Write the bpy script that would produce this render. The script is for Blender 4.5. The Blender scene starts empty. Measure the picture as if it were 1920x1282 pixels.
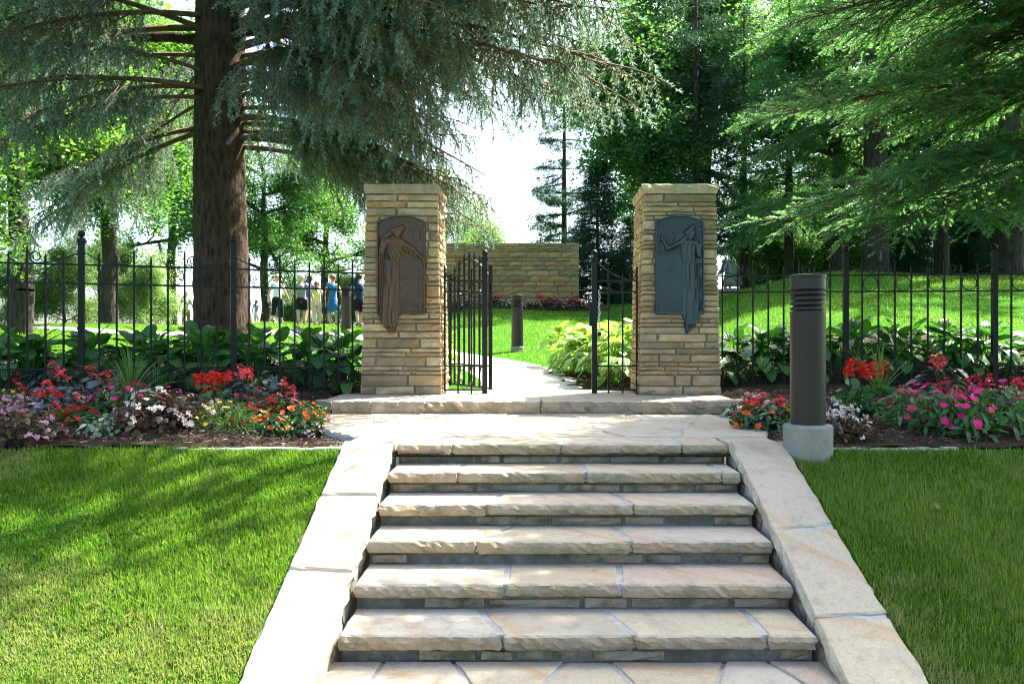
import bpy, bmesh, math, random
import numpy as np
from mathutils import Vector, Matrix, Euler

sc = bpy.context.scene
COL = sc.collection
R = math.radians
rng = np.random.default_rng(7)
random.seed(7)

# ------------------------------------------------------------------ camera, sky, sun, exposure
CAMZ = 1.61
F = 1493.3
cam = bpy.data.cameras.new('camera')
cam.lens = 28.0
cam.sensor_width = 36.0
cam.shift_x = -29 / 1920
cam.clip_start = 0.05
cam.clip_end = 3000
cam.dof.use_dof = True
cam.dof.focus_distance = 8.6
cam.dof.aperture_fstop = 8.0
camo = bpy.data.objects.new('camera', cam)
COL.objects.link(camo)
camo.location = (0, 0, CAMZ)
camo.rotation_euler = (R(90), 0, 0)
sc.camera = camo

SUN_EL, SUN_AZ = 52.0, 46.0          # azimuth measured from +Y towards +X
world = bpy.data.worlds.new('World')
sc.world = world
world.use_nodes = True
wn = world.node_tree.nodes
wn.clear()
sky = wn.new('ShaderNodeTexSky')
sky.sky_type = 'NISHITA'
sky.sun_disc = False
sky.sun_elevation = R(SUN_EL)
sky.sun_rotation = R(SUN_AZ)
sky.dust_density = 3.0
sky.air_density = 0.8
sky.ozone_density = 0.6
bg = wn.new('ShaderNodeBackground')
bg.inputs['Strength'].default_value = 0.105
wo = wn.new('ShaderNodeOutputWorld')
world.node_tree.links.new(sky.outputs[0], bg.inputs[0])
world.node_tree.links.new(bg.outputs[0], wo.inputs[0])

sun = bpy.data.lights.new('sun', 'SUN')
sun.energy = 5.0
sun.angle = R(0.53)
sun.color = (1.0, 0.95, 0.87)
suno = bpy.data.objects.new('sun', sun)
COL.objects.link(suno)
suno.location = (10, 20, 30)
suno.rotation_euler = Vector((math.sin(R(SUN_AZ)) * math.cos(R(SUN_EL)), math.cos(R(SUN_AZ)) * math.cos(R(SUN_EL)), math.sin(R(SUN_EL)))).to_track_quat('Z', 'Y').to_euler()

sc.view_settings.view_transform = 'Standard'
sc.view_settings.look = 'None'
sc.view_settings.gamma = 1.0
sc.view_settings.exposure = 2.7
sc.view_settings.use_curve_mapping = False
sc.view_settings.use_white_balance = True       # the photograph is balanced for the tree shade
sc.view_settings.white_balance_temperature = 6500
sc.view_settings.white_balance_tint = 4
sc.cycles.max_bounces = 5
sc.cycles.diffuse_bounces = 3
sc.cycles.transmission_bounces = 2
sc.cycles.glossy_bounces = 2
sc.cycles.transparent_max_bounces = 4
sc.cycles.use_denoising = True
sc.cycles.denoising_prefilter = 'NONE'
sc.cycles.filter_width = 1.1
sc.cycles.use_adaptive_sampling = True
sc.cycles.adaptive_threshold = 0.025

# ------------------------------------------------------------------ helpers: objects
def tag(o, label=None, cat=None, group=None, kind=None):
    if label: o['label'] = label
    if cat: o['category'] = cat
    if group: o['group'] = group
    if kind: o['kind'] = kind
    return o

def empty(name, loc=(0, 0, 0), rz=0.0, label=None, cat=None, group=None):
    o = bpy.data.objects.new(name, None)
    COL.objects.link(o)
    o.location = loc
    o.rotation_euler = (0, 0, rz)
    o.empty_display_size = 0.1
    return tag(o, label, cat, group)

def link(name, me, parent=None, mat=None, loc=None, rot=None, scl=None):
    o = bpy.data.objects.new(name, me)
    COL.objects.link(o)
    if mat is not None and len(me.materials) == 0:
        me.materials.append(mat)
    if parent is not None: o.parent = parent
    if loc is not None: o.location = loc
    if rot is not None: o.rotation_euler = rot
    if scl is not None: o.scale = (scl,) * 3 if isinstance(scl, (int, float)) else scl
    return o

def np_mesh(name, V, T, tint=None, smooth=False):
    V = np.asarray(V, np.float32).reshape(-1, 3)
    T = np.asarray(T, np.int32).reshape(-1, 3)
    me = bpy.data.meshes.new(name)
    me.vertices.add(len(V)); me.vertices.foreach_set('co', V.ravel())
    me.loops.add(T.size); me.loops.foreach_set('vertex_index', T.ravel())
    me.polygons.add(len(T)); me.polygons.foreach_set('loop_start', np.arange(0, T.size, 3, dtype=np.int32))
    if smooth: me.polygons.foreach_set('use_smooth', np.ones(len(T), bool))
    me.update(calc_edges=True)
    if tint is not None:
        a = me.attributes.new('tint', 'FLOAT', 'POINT')
        a.data.foreach_set('value', np.asarray(tint, np.float32))
    return me

def py_mesh(name, V, Fc, smooth=False):
    me = bpy.data.meshes.new(name)
    me.from_pydata([tuple(v) for v in V], [], [tuple(f) for f in Fc])
    if smooth:
        me.polygons.foreach_set('use_smooth', np.ones(len(me.polygons), bool))
        me.set_sharp_from_angle(angle=R(38))
    me.update()
    return me

class MB:
    """collects shapes into one mesh"""
    def __init__(s): s.V = []; s.F = []
    def add(s, V, Fc):
        b = len(s.V)
        s.V += [tuple(v) for v in V]
        s.F += [tuple(i + b for i in f) for f in Fc]
        return s
    def box(s, x0, x1, y0, y1, z0, z1):
        V = [(x, y, z) for z in (z0, z1) for y in (y0, y1) for x in (x0, x1)]
        return s.add(V, [(0, 2, 3, 1), (4, 5, 7, 6), (0, 1, 5, 4), (2, 6, 7, 3), (0, 4, 6, 2), (1, 3, 7, 5)])
    def tube(s, P, rad, n=8, cap=True, ell=None):
        P = [Vector(p) for p in P]
        if isinstance(rad, (int, float)): rad = [rad] * len(P)
        V = []; Fc = []
        prev = None
        for i, p in enumerate(P):
            d = (P[min(i + 1, len(P) - 1)] - P[max(i - 1, 0)]).normalized()
            if prev is None:
                a = Vector((0, 0, 1)) if abs(d.z) < .9 else Vector((1, 0, 0))
                u = d.cross(a).normalized()
            else:
                u = (prev - d * prev.dot(d)).normalized()
            prev = u
            w = d.cross(u)
            r = rad[i]
            ra, rb = r if isinstance(r, (tuple, list)) else (r, r)
            for k in range(n):
                t = 2 * math.pi * k / n
                V.append(p + u * (ra * math.cos(t)) + w * (rb * math.sin(t)))
        for i in range(len(P) - 1):
            for k in range(n):
                a, b = i * n + k, i * n + (k + 1) % n
                Fc.append((a, b, b + n, a + n))
        if cap:
            Fc.append(tuple(range(n - 1, -1, -1)))
            Fc.append(tuple(range(len(V) - n, len(V))))
        return s.add(V, Fc)
    def lathe(s, prof, n=24, c=(0, 0, 0)):
        V = []; Fc = []
        for r, z in prof:
            for k in range(n):
                t = 2 * math.pi * k / n
                V.append((c[0] + r * math.cos(t), c[1] + r * math.sin(t), c[2] + z))
        for i in range(len(prof) - 1):
            for k in range(n):
                a, b = i * n + k, i * n + (k + 1) % n
                Fc.append((a, b, b + n, a + n))
        Fc.append(tuple(range(n - 1, -1, -1)))
        Fc.append(tuple(range(len(V) - n, len(V))))
        return s.add(V, Fc)
    def ball(s, c, r, nu=12, nv=8, sq=(1, 1, 1)):
        prof = [(math.sin(math.pi * (i + .001) / nv) * r, -math.cos(math.pi * i / nv) * r) for i in range(nv + 1)]
        V = []; Fc = []
        for rr, z in prof:
            for k in range(nu):
                t = 2 * math.pi * k / nu
                V.append((c[0] + sq[0] * rr * math.cos(t), c[1] + sq[1] * rr * math.sin(t), c[2] + sq[2] * z))
        for i in range(nv):
            for k in range(nu):
                a, b = i * nu + k, i * nu + (k + 1) % nu
                Fc.append((a, b, b + nu, a + nu))
        return s.add(V, Fc)
    def mesh(s, name, smooth=False): return py_mesh(name, s.V, s.F, smooth)
    def build(s, name, mat, parent=None, smooth=False, **k):
        return link(name, s.mesh(name, smooth), parent, mat, **k)

# ------------------------------------------------------------------ helpers: instanced triangle soups
def norm(a): return a / np.maximum(np.linalg.norm(a, axis=-1, keepdims=True), 1e-9)

def frames(x, up):
    """rotation matrices whose columns are x, y, z with x the given direction and z close to up"""
    x = norm(x); y = norm(np.cross(up, x)); z = np.cross(x, y)
    return np.stack([x, y, z], -1)

def rvec(n, g=None):
    g = g or rng
    return norm(g.normal(size=(n, 3)))

def soup(tv, tt, M, T, tint=None):
    tv = np.asarray(tv, float); tt = np.asarray(tt, int)
    n = len(T)
    V = np.einsum('nij,mj->nmi', M, tv) + np.asarray(T)[:, None, :]
    Fc = tt[None] + (np.arange(n) * len(tv))[:, None, None]
    if tint is None: tint = rng.random(n)
    return V.reshape(-1, 3), Fc.reshape(-1, 3), np.repeat(tint, len(tv))

def join(parts):
    Vs, Fs, Ts = [], [], []; b = 0
    for V, Fc, t in parts:
        Vs.append(V); Fs.append(Fc + b); Ts.append(t); b += len(V)
    return np.concatenate(Vs), np.concatenate(Fs), np.concatenate(Ts)

def tubes_np(P0, P1, r0, r1, n=4):
    """many straight tapered twigs as one soup"""
    P0 = np.asarray(P0, float); P1 = np.asarray(P1, float); m = len(P0)
    d = norm(P1 - P0)
    a = np.where(np.abs(d[:, 2:3]) < .9, [[0, 0, 1.]], [[1., 0, 0]])
    u = norm(np.cross(d, a)); w = np.cross(d, u)
    t = 2 * np.pi * np.arange(n) / n
    ring = np.cos(t)[None, :, None] * u[:, None] + np.sin(t)[None, :, None] * w[:, None]
    r0 = np.broadcast_to(r0, m)[:, None, None]; r1 = np.broadcast_to(r1, m)[:, None, None]
    V = np.concatenate([P0[:, None] + ring * r0, P1[:, None] + ring * r1], 1)
    f = []
    for k in range(n):
        b = (k + 1) % n
        f += [(k, b, b + n), (k, b + n, k + n)]
    Fc = np.array(f)[None] + (np.arange(m) * 2 * n)[:, None, None]
    return V.reshape(-1, 3), Fc.reshape(-1, 3), np.full(m * 2 * n, .5)

# ------------------------------------------------------------------ helpers: materials
def newmat(name):
    m = bpy.data.materials.new(name); m.use_nodes = True
    nt = m.node_tree; nt.nodes.clear()
    out = nt.nodes.new('ShaderNodeOutputMaterial')
    return m, nt, out

def nd(nt, typ, ins=None, **props):
    n = nt.nodes.new('ShaderNode' + typ)
    for k, v in props.items(): setattr(n, k, v)
    for k, v in (ins or {}).items():
        s = n.inputs[k]
        if isinstance(v, bpy.types.NodeSocket): nt.links.new(v, s)
        else: s.default_value = v
    return n

def c4(c): return (c[0], c[1], c[2], 1.0)

def ramp(nt, fac, stops, interp='LINEAR'):
    n = nt.nodes.new('ShaderNodeValToRGB')
    cr = n.color_ramp; cr.interpolation = interp
    while len(cr.elements) > 1: cr.elements.remove(cr.elements[-1])
    cr.elements[0].position = stops[0][0]; cr.elements[0].color = c4(stops[0][1])
    for p, c in stops[1:]:
        e = cr.elements.new(p); e.color = c4(c)
    nt.links.new(fac, n.inputs[0])
    return n.outputs[0]

def mix(nt, fac, a, b, mode='MIX'):
    n = nt.nodes.new('ShaderNodeMix'); n.data_type = 'RGBA'; n.blend_type = mode
    for s, v in ((n.inputs[0], fac), (n.inputs[6], a), (n.inputs[7], b)):
        if isinstance(v, bpy.types.NodeSocket): nt.links.new(v, s)
        elif isinstance(v, (int, float)): s.default_value = v
        else: s.default_value = c4(v)
    return n.outputs[2]

def math_(nt, op, a, b=0.0):
    n = nt.nodes.new('ShaderNodeMath'); n.operation = op
    for s, v in ((n.inputs[0], a), (n.inputs[1], b)):
        if isinstance(v, bpy.types.NodeSocket): nt.links.new(v, s)
        else: s.default_value = v
    return n.outputs[0]

def noise(nt, vec, scale, detail=5.0, rough=.55, dist=0.0):
    return nd(nt, 'TexNoise', {'Vector': vec, 'Scale': scale, 'Detail': detail, 'Roughness': rough, 'Distortion': dist}).outputs[0]

def objvec(nt, spread=40.0):
    """object coordinates shifted by a random amount for each object"""
    tc = nd(nt, 'TexCoord'); oi = nd(nt, 'ObjectInfo')
    k = nd(nt, 'VectorMath', {0: (spread, spread * .7, spread * 1.3), 1: (1, 1, 1)}, operation='SCALE')
    nt.links.new(oi.outputs['Random'], k.inputs['Scale'])
    a = nd(nt, 'VectorMath', {0: tc.outputs['Object'], 1: k.outputs[0]}, operation='ADD')
    return a.outputs[0], oi.outputs['Random']

def bump(nt, h, strength=.4, dist=.01):
    return nd(nt, 'Bump', {'Height': h, 'Strength': strength, 'Distance': dist}).outputs[0]

def pbsdf(nt, out, color, rough=.7, metal=0.0, normal=None, spec=.4, **extra):
    b = nt.nodes.new('ShaderNodeBsdfPrincipled')
    for k, v in (('Base Color', color), ('Roughness', rough), ('Metallic', metal), ('Specular IOR Level', spec)):
        if isinstance(v, bpy.types.NodeSocket): nt.links.new(v, b.inputs[k])
        elif isinstance(v, (tuple, list)): b.inputs[k].default_value = c4(v)
        else: b.inputs[k].default_value = v
    if normal is not None: nt.links.new(normal, b.inputs['Normal'])
    for k, v in extra.items(): b.inputs[k].default_value = v
    if out is not None: nt.links.new(b.outputs[0], out.inputs[0])
    return b

def leafmat(name, stops, trans, tfac=.35, rough=.45, spec=.35, ribs=0.0, wax=None):
    """leaf: diffuse and gloss on top, light passing through; 'tint' (0..1) picks the colour"""
    m, nt, out = newmat(name)
    at = nd(nt, 'Attribute', attribute_name='tint')
    oi = nd(nt, 'ObjectInfo')
    f = math_(nt, 'ADD', math_(nt, 'MULTIPLY', at.outputs['Fac'], .75), math_(nt, 'MULTIPLY', oi.outputs['Random'], .25))
    col = ramp(nt, f, stops)
    nrm = None
    if ribs:
        tc = nd(nt, 'TexCoord')
        w = nd(nt, 'TexWave', {'Vector': tc.outputs['UV'] if False else tc.outputs['Object'], 'Scale': ribs, 'Distortion': 1.5, 'Detail': 1.0}, bands_direction='Y')
        nrm = bump(nt, w.outputs[1], .5, .006)
    b = pbsdf(nt, None, col, rough, 0, nrm, spec)
    tcol = mix(nt, f, trans[0], trans[1])
    tr = nd(nt, 'BsdfTranslucent', {'Color': tcol})
    if nrm is not None: nt.links.new(nrm, tr.inputs['Normal'])
    ms = nd(nt, 'MixShader', {0: tfac})
    nt.links.new(b.outputs[0], ms.inputs[1]); nt.links.new(tr.outputs[0], ms.inputs[2])
    nt.links.new(ms.outputs[0], out.inputs[0])
    return m

def plainmat(name, color, rough=.6, metal=0.0, spec=.4, var=.15, scale=12.0, bumps=0.0):
    m, nt, out = newmat(name)
    v, r = objvec(nt)
    n = noise(nt, v, scale, 4)
    dark = tuple(c * (1 - var) for c in color); light = tuple(min(1, c * (1 + var)) for c in color)
    col = ramp(nt, n, [(.3, dark), (.7, light)])
    pbsdf(nt, out, col, rough, metal, bump(nt, n, bumps, .01) if bumps else None, spec)
    return m
# ------------------------------------------------------------------ materials
def make_flag(name, stops, moss=.0, band=.5, rough=.8, warm=(.44, .25, .11), dull=(.42, .36, .30), stain=.25):
    m, nt, out = newmat(name)
    v, r = objvec(nt)
    base = ramp(nt, r, stops)
    n1 = noise(nt, v, 1.6, 6, .6, .6)
    n2 = noise(nt, v, 9.0, 8, .65)
    n3 = noise(nt, v, 70.0, 4, .7)
    c = mix(nt, math_(nt, 'MULTIPLY', n1, .35), base, dull)
    # iron-stained bedding bands that run through the sandstone
    w = nd(nt, 'TexWave', {'Vector': v, 'Scale': .42, 'Distortion': 11.0, 'Detail': 2.0, 'Detail Scale': .45, 'Detail Roughness': .5}, bands_direction='DIAGONAL')
    bandf = ramp(nt, w.outputs[1], [(.0, (0, 0, 0)), (.72, (0, 0, 0)), (.86, (.55, .55, .55)), (.93, (1, 1, 1)), (.95, (.1, .1, .1))])
    c = mix(nt, math_(nt, 'MULTIPLY', bandf, math_(nt, 'MULTIPLY', n1, band)), c, warm)
    st = ramp(nt, n2, [(.55, (0, 0, 0)), (.72, (1, 1, 1))])
    c = mix(nt, math_(nt, 'MULTIPLY', st, stain), c, (.26, .19, .125))
    st2 = ramp(nt, noise(nt, v, 3.3, 7, .7, 1.0), [(.50, (0, 0, 0)), (.75, (1, 1, 1))])
    c = mix(nt, math_(nt, 'MULTIPLY', st2, stain * .8), c, (.22, .20, .17))
    sp = ramp(nt, n3, [(.35, (.72, .72, .72)), (.6, (1.06, 1.06, 1.06))])
    c = mix(nt, .55, c, sp, 'MULTIPLY')
    if moss:
        geo = nd(nt, 'NewGeometry')
        ms = ramp(nt, noise(nt, v, 5.0, 6, .7), [(.45, (0, 0, 0)), (.62, (1, 1, 1))])
        c = mix(nt, math_(nt, 'MULTIPLY', ms, moss), c, (.07, .075, .035))
    h = math_(nt, 'ADD', math_(nt, 'MULTIPLY', n2, 1.0), math_(nt, 'MULTIPLY', n3, .35))
    pbsdf(nt, out, c, rough, 0, bump(nt, h, .55, .012), .25)
    return m

FLAG = make_flag('sandstone_flag', [(.0, (.46, .37, .245)), (.25, (.50, .43, .32)), (.45, (.48, .37, .27)), (.65, (.47, .42, .335)), (.85, (.53, .435, .29)), (1, (.43, .37, .27))], band=.9, stain=.6)
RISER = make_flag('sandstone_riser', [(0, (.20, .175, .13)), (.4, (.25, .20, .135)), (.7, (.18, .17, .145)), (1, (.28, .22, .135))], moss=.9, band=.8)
WALLST = make_flag('sandstone_walling', [(.0, (.30, .20, .09)), (.10, (.46, .33, .17)), (.20, (.18, .125, .07)), (.30, (.42, .28, .165)), (.40, (.25, .20, .135)), (.52, (.50, .37, .20)), (.62, (.33, .26, .18)), (.72, (.42, .24, .085)), (.82, (.21, .15, .08)), (.9, (.40, .30, .17)), (1, (.52, .41, .25))], moss=.35, band=1.0, rough=.85, warm=(.34, .15, .04), dull=(.30, .235, .14), stain=.55)
FARST = make_flag('sandstone_garden_wall', [(.0, (.30, .205, .085)), (.14, (.42, .285, .12)), (.28, (.20, .15, .08)), (.42, (.38, .25, .10)), (.54, (.16, .125, .075)), (.68, (.46, .335, .155)), (.82, (.38, .185, .06)), (1, (.27, .215, .135))], moss=.2, band=.5, rough=.85, warm=(.36, .16, .045), dull=(.30, .215, .11))
EDGEST = make_flag('brown_split_face', [(0, (.29, .22, .135)), (.3, (.36, .28, .18)), (.5, (.30, .21, .145)), (.75, (.35, .27, .16)), (1, (.26, .20, .135))], moss=.45, band=.7, rough=.9, stain=.5)

def make_mortar(name, c0, c1, moss=.3):
    m, nt, out = newmat(name)
    tc = nd(nt, 'TexCoord'); v = tc.outputs['Object']
    n = noise(nt, v, 14, 7, .65); n2 = noise(nt, v, 3, 5, .6); n3 = noise(nt, v, 120, 2)
    c = ramp(nt, n, [(.3, c0), (.7, c1)])
    f = ramp(nt, n2, [(.45, (0, 0, 0)), (.7, (1, 1, 1))])
    c = mix(nt, math_(nt, 'MULTIPLY', f, moss), c, (.07, .07, .045))
    pbsdf(nt, out, c, .9, 0, bump(nt, math_(nt, 'ADD', n, math_(nt, 'MULTIPLY', n3, .4)), .6, .012), .2)
    return m
MORTAR = make_mortar('mortar', (.32, .31, .29), (.48, .46, .43))
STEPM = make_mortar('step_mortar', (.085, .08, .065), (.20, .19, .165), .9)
PMORTAR = make_mortar('pillar_mortar', (.12, .09, .06), (.20, .16, .11))
CONCRETE = make_mortar('concrete_base', (.20, .185, .16), (.28, .26, .225), .2)
EDGING = make_mortar('concrete_edging', (.46, .43, .38), (.58, .54, .47), .15)
PATHC = make_mortar('path_concrete', (.50, .46, .40), (.60, .56, .49), .06)

def make_iron():
    m, nt, out = newmat('black_painted_iron')
    v, r = objvec(nt)
    n = noise(nt, v, 60, 4); n2 = noise(nt, v, 8, 4)
    c = ramp(nt, n2, [(.35, (.004, .004, .0045)), (.75, (.009, .0085, .008))])
    rg = ramp(nt, n2, [(.3, (.42, .42, .42)), (.7, (.6, .6, .6))])
    pbsdf(nt, out, c, rg, 0, bump(nt, n, .25, .002), .22)
    return m
IRON = make_iron()

def make_bronze(name, stops, rough, metal, raised_col=None):
    m, nt, out = newmat(name)
    tc = nd(nt, 'TexCoord'); v = tc.outputs['Object']
    n = noise(nt, v, 5, 7, .65, .5); n2 = noise(nt, v, 45, 4)
    c = ramp(nt, n, stops)
    if raised_col is not None:
        sx = nd(nt, 'SeparateXYZ', {0: v}); up = math_(nt, 'MULTIPLY', sx.outputs[1], -1.0)
        wf = ramp(nt, math_(nt, 'ADD', math_(nt, 'MULTIPLY', up, 20.0), math_(nt, 'MULTIPLY', n, .25)), [(.30, (0, 0, 0)), (.95, (1, 1, 1))])
        c = mix(nt, wf, c, raised_col)  # raised parts take a lighter tone so the relief reads
    rg = ramp(nt, n2, [(.3, (rough - .1,) * 3), (.7, (rough + .12,) * 3)])
    pbsdf(nt, out, c, rg, metal, bump(nt, n2, .2, .004), .5)
    return m
BRONZE_BROWN = make_bronze('brown_bronze', [(.3, (.022, .013, .008)), (.55, (.060, .029, .012)), (.8, (.034, .021, .014))], .5, .15, (.075, .037, .015))
BRONZE_BLUE = make_bronze('blue_grey_bronze', [(.3, (.018, .027, .031)), (.55, (.028, .042, .047)), (.8, (.046, .053, .044))], .42, .45, (.034, .049, .054))
STATUE = make_bronze('weathered_statue', [(.3, (.14, .14, .13)), (.6, (.24, .25, .23)), (.85, (.34, .35, .32))], .6, .25)

def make_bollard():
    m, nt, out = newmat('dark_bronze_bollard_paint')
    v, r = objvec(nt)
    mp = nd(nt, 'Mapping', {'Vector': v, 'Scale': (60, 60, 4)})
    n = noise(nt, mp.outputs[0], 3, 4); n2 = noise(nt, v, 3, 6, .6)
    c = ramp(nt, n2, [(.3, (.017, .0115, .0100)), (.7, (.025, .0170, .0150))])
    pbsdf(nt, out, c, ramp(nt, n, [(.3, (.36, .36, .36)), (.7, (.48, .48, .48))]), .2, bump(nt, n, .1, .002), .35)
    return m
BOLL = make_bollard()

def make_mulch():
    m, nt, out = newmat('bark_mulch')
    tc = nd(nt, 'TexCoord'); v = tc.outputs['Object']
    n = noise(nt, v, 26, 8, .75, .8); n2 = noise(nt, v, 4, 5)
    c = ramp(nt, n, [(.3, (.020, .013, .009)), (.5, (.055, .036, .024)), (.72, (.13, .09, .06))])
    c = mix(nt, math_(nt, 'MULTIPLY', n2, .5), c, (.06, .045, .032))
    pbsdf(nt, out, c, .95, 0, bump(nt, n, 1.0, .03), .1)
    return m
MULCH = make_mulch()
def make_chip():
    m, nt, out = newmat('mulch_chip')
    at = nd(nt, 'Attribute', attribute_name='tint')
    c = ramp(nt, at.outputs['Fac'], [(0, (.018, .012, .008)), (.4, (.06, .04, .026)), (.75, (.13, .092, .065)), (.93, (.26, .20, .145)), (1, (.42, .35, .27))])
    pbsdf(nt, out, c, .9, 0, None, .1)
    return m
CHIP = make_chip()

def make_lawn():
    m, nt, out = newmat('lawn_turf')
    tc = nd(nt, 'TexCoord'); v = tc.outputs['Object']
    n = noise(nt, v, 40, 6, .75); n2 = noise(nt, v, .9, 6, .65); n3 = noise(nt, v, 7, 6, .7)
    c = ramp(nt, n, [(.25, (.020, .075, .006)), (.5, (.036, .130, .009)), (.75, (.065, .18, .014))])
    f = ramp(nt, n2, [(.54, (0, 0, 0)), (.70, (1, 1, 1))])
    c = mix(nt, math_(nt, 'MULTIPLY', f, .22), c, (.13, .14, .03))
    c = mix(nt, math_(nt, 'MULTIPLY', n3, .4), c, (.035, .08, .014))
    pbsdf(nt, out, c, 1.0, 0, bump(nt, n, 1.0, .03), .02)
    return m
LAWN = make_lawn()
GRASS = leafmat('grass_blade', [(0, (.026, .086, .010)), (.30, (.056, .155, .014)), (.55, (.120, .230, .026)), (.76, (.23, .28, .06)), (.9, (.30, .27, .13)), (1, (.42, .36, .20))], ((.13, .32, .008), (.30, .40, .05)), .40, .6, .10)
HOSTA = leafmat('hosta_leaf', [(0, (.022, .085, .022)), (.5, (.040, .125, .028)), (1, (.075, .17, .035))], ((.05, .24, .015), (.16, .40, .03)), .30, .42, .35, ribs=9.0)
LIME = leafmat('lime_hosta_leaf', [(0, (.10, .22, .035)), (.5, (.17, .30, .05)), (1, (.26, .38, .08))], ((.22, .42, .03), (.38, .55, .07)), .36, .38, .45, ribs=9.0)
MAPLE = leafmat('maple_leaf', [(0, (.026, .085, .018)), (.5, (.050, .130, .022)), (1, (.10, .18, .03))], ((.085, .27, .025), (.22, .38, .045)), .42, .5, .3)
OAK = leafmat('oak_leaf', [(0, (.022, .075, .026)), (.5, (.040, .115, .038)), (1, (.085, .17, .045))], ((.08, .25, .035), (.20, .40, .05)), .40, .42, .45)
BLUE = leafmat('blue_spruce_needle', [(0, (.085, .075, .035)), (.3, (.105, .140, .085)), (.6, (.125, .21, .185)), (1, (.25, .37, .37))], ((.22, .28, .12), (.26, .42, .34)), .40, .6, .2)
FIR = leafmat('fir_needle', [(0, (.050, .085, .035)), (.35, (.042, .145, .055)), (.75, (.070, .22, .090)), (1, (.16, .30, .10))], ((.10, .32, .06), (.24, .50, .10)), .44, .5, .3)
DARKNEEDLE = leafmat('dark_spruce_needle', [(0, (.016, .045, .024)), (.5, (.026, .070, .036)), (1, (.05, .11, .05))], ((.03, .12, .04), (.08, .2, .06)), .2, .6, .2)
SHRUB = leafmat('pale_shrub_leaf', [(0, (.06, .14, .035)), (.5, (.11, .21, .06)), (1, (.20, .30, .10))], ((.20, .40, .06), (.36, .5, .14)), .4, .5, .3)

def make_bark(name, stops, sc_=1.0, b=.9):
    m, nt, out = newmat(name)
    v, r = objvec(nt)
    mp = nd(nt, 'Mapping', {'Vector': v, 'Scale': (14 * sc_, 14 * sc_, 3.2 * sc_)})
    vo = nd(nt, 'TexVoronoi', {'Vector': mp.outputs[0], 'Scale': 1.3, 'Randomness': 1.0}, feature='F1')
    n = noise(nt, mp.outputs[0], 1.5, 8, .7, 1.2); n2 = noise(nt, v, 2.2, 5)
    h = math_(nt, 'ADD', math_(nt, 'MULTIPLY', vo.outputs[0], .6), n)
    c = ramp(nt, h, [(.45, stops[0]), (.7, stops[1]), (.95, stops[2])])
    c = mix(nt, math_(nt, 'MULTIPLY', n2, .35), c, stops[3])
    pbsdf(nt, out, c, .95, 0, bump(nt, h, b, .03), .15)
    return m
BARK = make_bark('spruce_bark', [(.010, .0065, .004), (.038, .024, .015), (.075, .049, .031), (.032, .024, .019)])
BARK2 = make_bark('grey_bark', [(.010, .009, .007), (.034, .028, .022), (.060, .050, .040), (.026, .025, .022)], .8)
TWIG = plainmat('brown_twig', (.105, .070, .045), .9, 0, .1, .35, 20)

def flowermat(name, c, t=.3):
    m, nt, out = newmat(name)
    v, r = objvec(nt)
    n = noise(nt, v, 30, 3)
    a = mix(nt, math_(nt, 'MULTIPLY', r, .5), c, tuple(min(1, x * 1.35 + .02) for x in c))
    col = mix(nt, math_(nt, 'MULTIPLY', n, .4), a, tuple(x * .6 for x in c))
    b = pbsdf(nt, None, col, .55, 0, None, .3)
    tr = nd(nt, 'BsdfTranslucent', {'Color': col})
    ms = nd(nt, 'MixShader', {0: t}); nt.links.new(b.outputs[0], ms.inputs[1]); nt.links.new(tr.outputs[0], ms.inputs[2])
    nt.links.new(ms.outputs[0], out.inputs[0])
    return m
FL = {k: flowermat(k + '_petal', c) for k, c in {
    'magenta': (.72, .015, .17), 'orange': (.86, .12, .008), 'scarlet': (.68, .014, .008), 'coral': (.78, .055, .07),
    'pink': (.66, .34, .42), 'blush': (.80, .60, .54), 'white': (.80, .70, .64), 'yellow': (.78, .48, .012)}.items()}
DARKLEAF = leafmat('bronze_begonia_leaf', [(0, (.030, .016, .014)), (.5, (.055, .028, .018)), (1, (.06, .055, .025))], ((.16, .05, .02), (.2, .14, .03)), .25, .3, .5)
SLATELEAF = leafmat('slate_begonia_leaf', [(0, (.020, .030, .030)), (.5, (.035, .05, .048)), (1, (.055, .05, .035))], ((.08, .06, .03), (.12, .12, .04)), .15, .22, .6)
BEDLEAF = leafmat('bedding_leaf', [(0, (.018, .07, .022)), (.5, (.035, .11, .03)), (1, (.07, .17, .035))], ((.05, .22, .02), (.14, .36, .03)), .3, .35, .45)
FINELEAF = leafmat('fine_leaf', [(0, (.05, .13, .03)), (.5, (.09, .19, .04)), (1, (.15, .26, .05))], ((.14, .34, .03), (.24, .44, .05)), .35, .5, .3)
PALELEAF = leafmat('variegated_leaf', [(0, (.10, .18, .11)), (.45, (.22, .30, .20)), (.7, (.48, .53, .38)), (1, (.66, .68, .54))], ((.2, .36, .12), (.45, .55, .3)), .3, .4, .4)
CALAD = leafmat('caladium_leaf', [(0, (.06, .06, .03)), (.5, (.26, .05, .06)), (1, (.36, .14, .13))], ((.3, .08, .05), (.4, .15, .1)), .35, .4, .4)
SPIKE = leafmat('spike_leaf', [(0, (.05, .13, .02)), (.5, (.10, .21, .035)), (1, (.22, .32, .09))], ((.1, .28, .03), (.26, .4, .08)), .3, .4, .4)
ZP = 1.0     # level of the gate threshold
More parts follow.
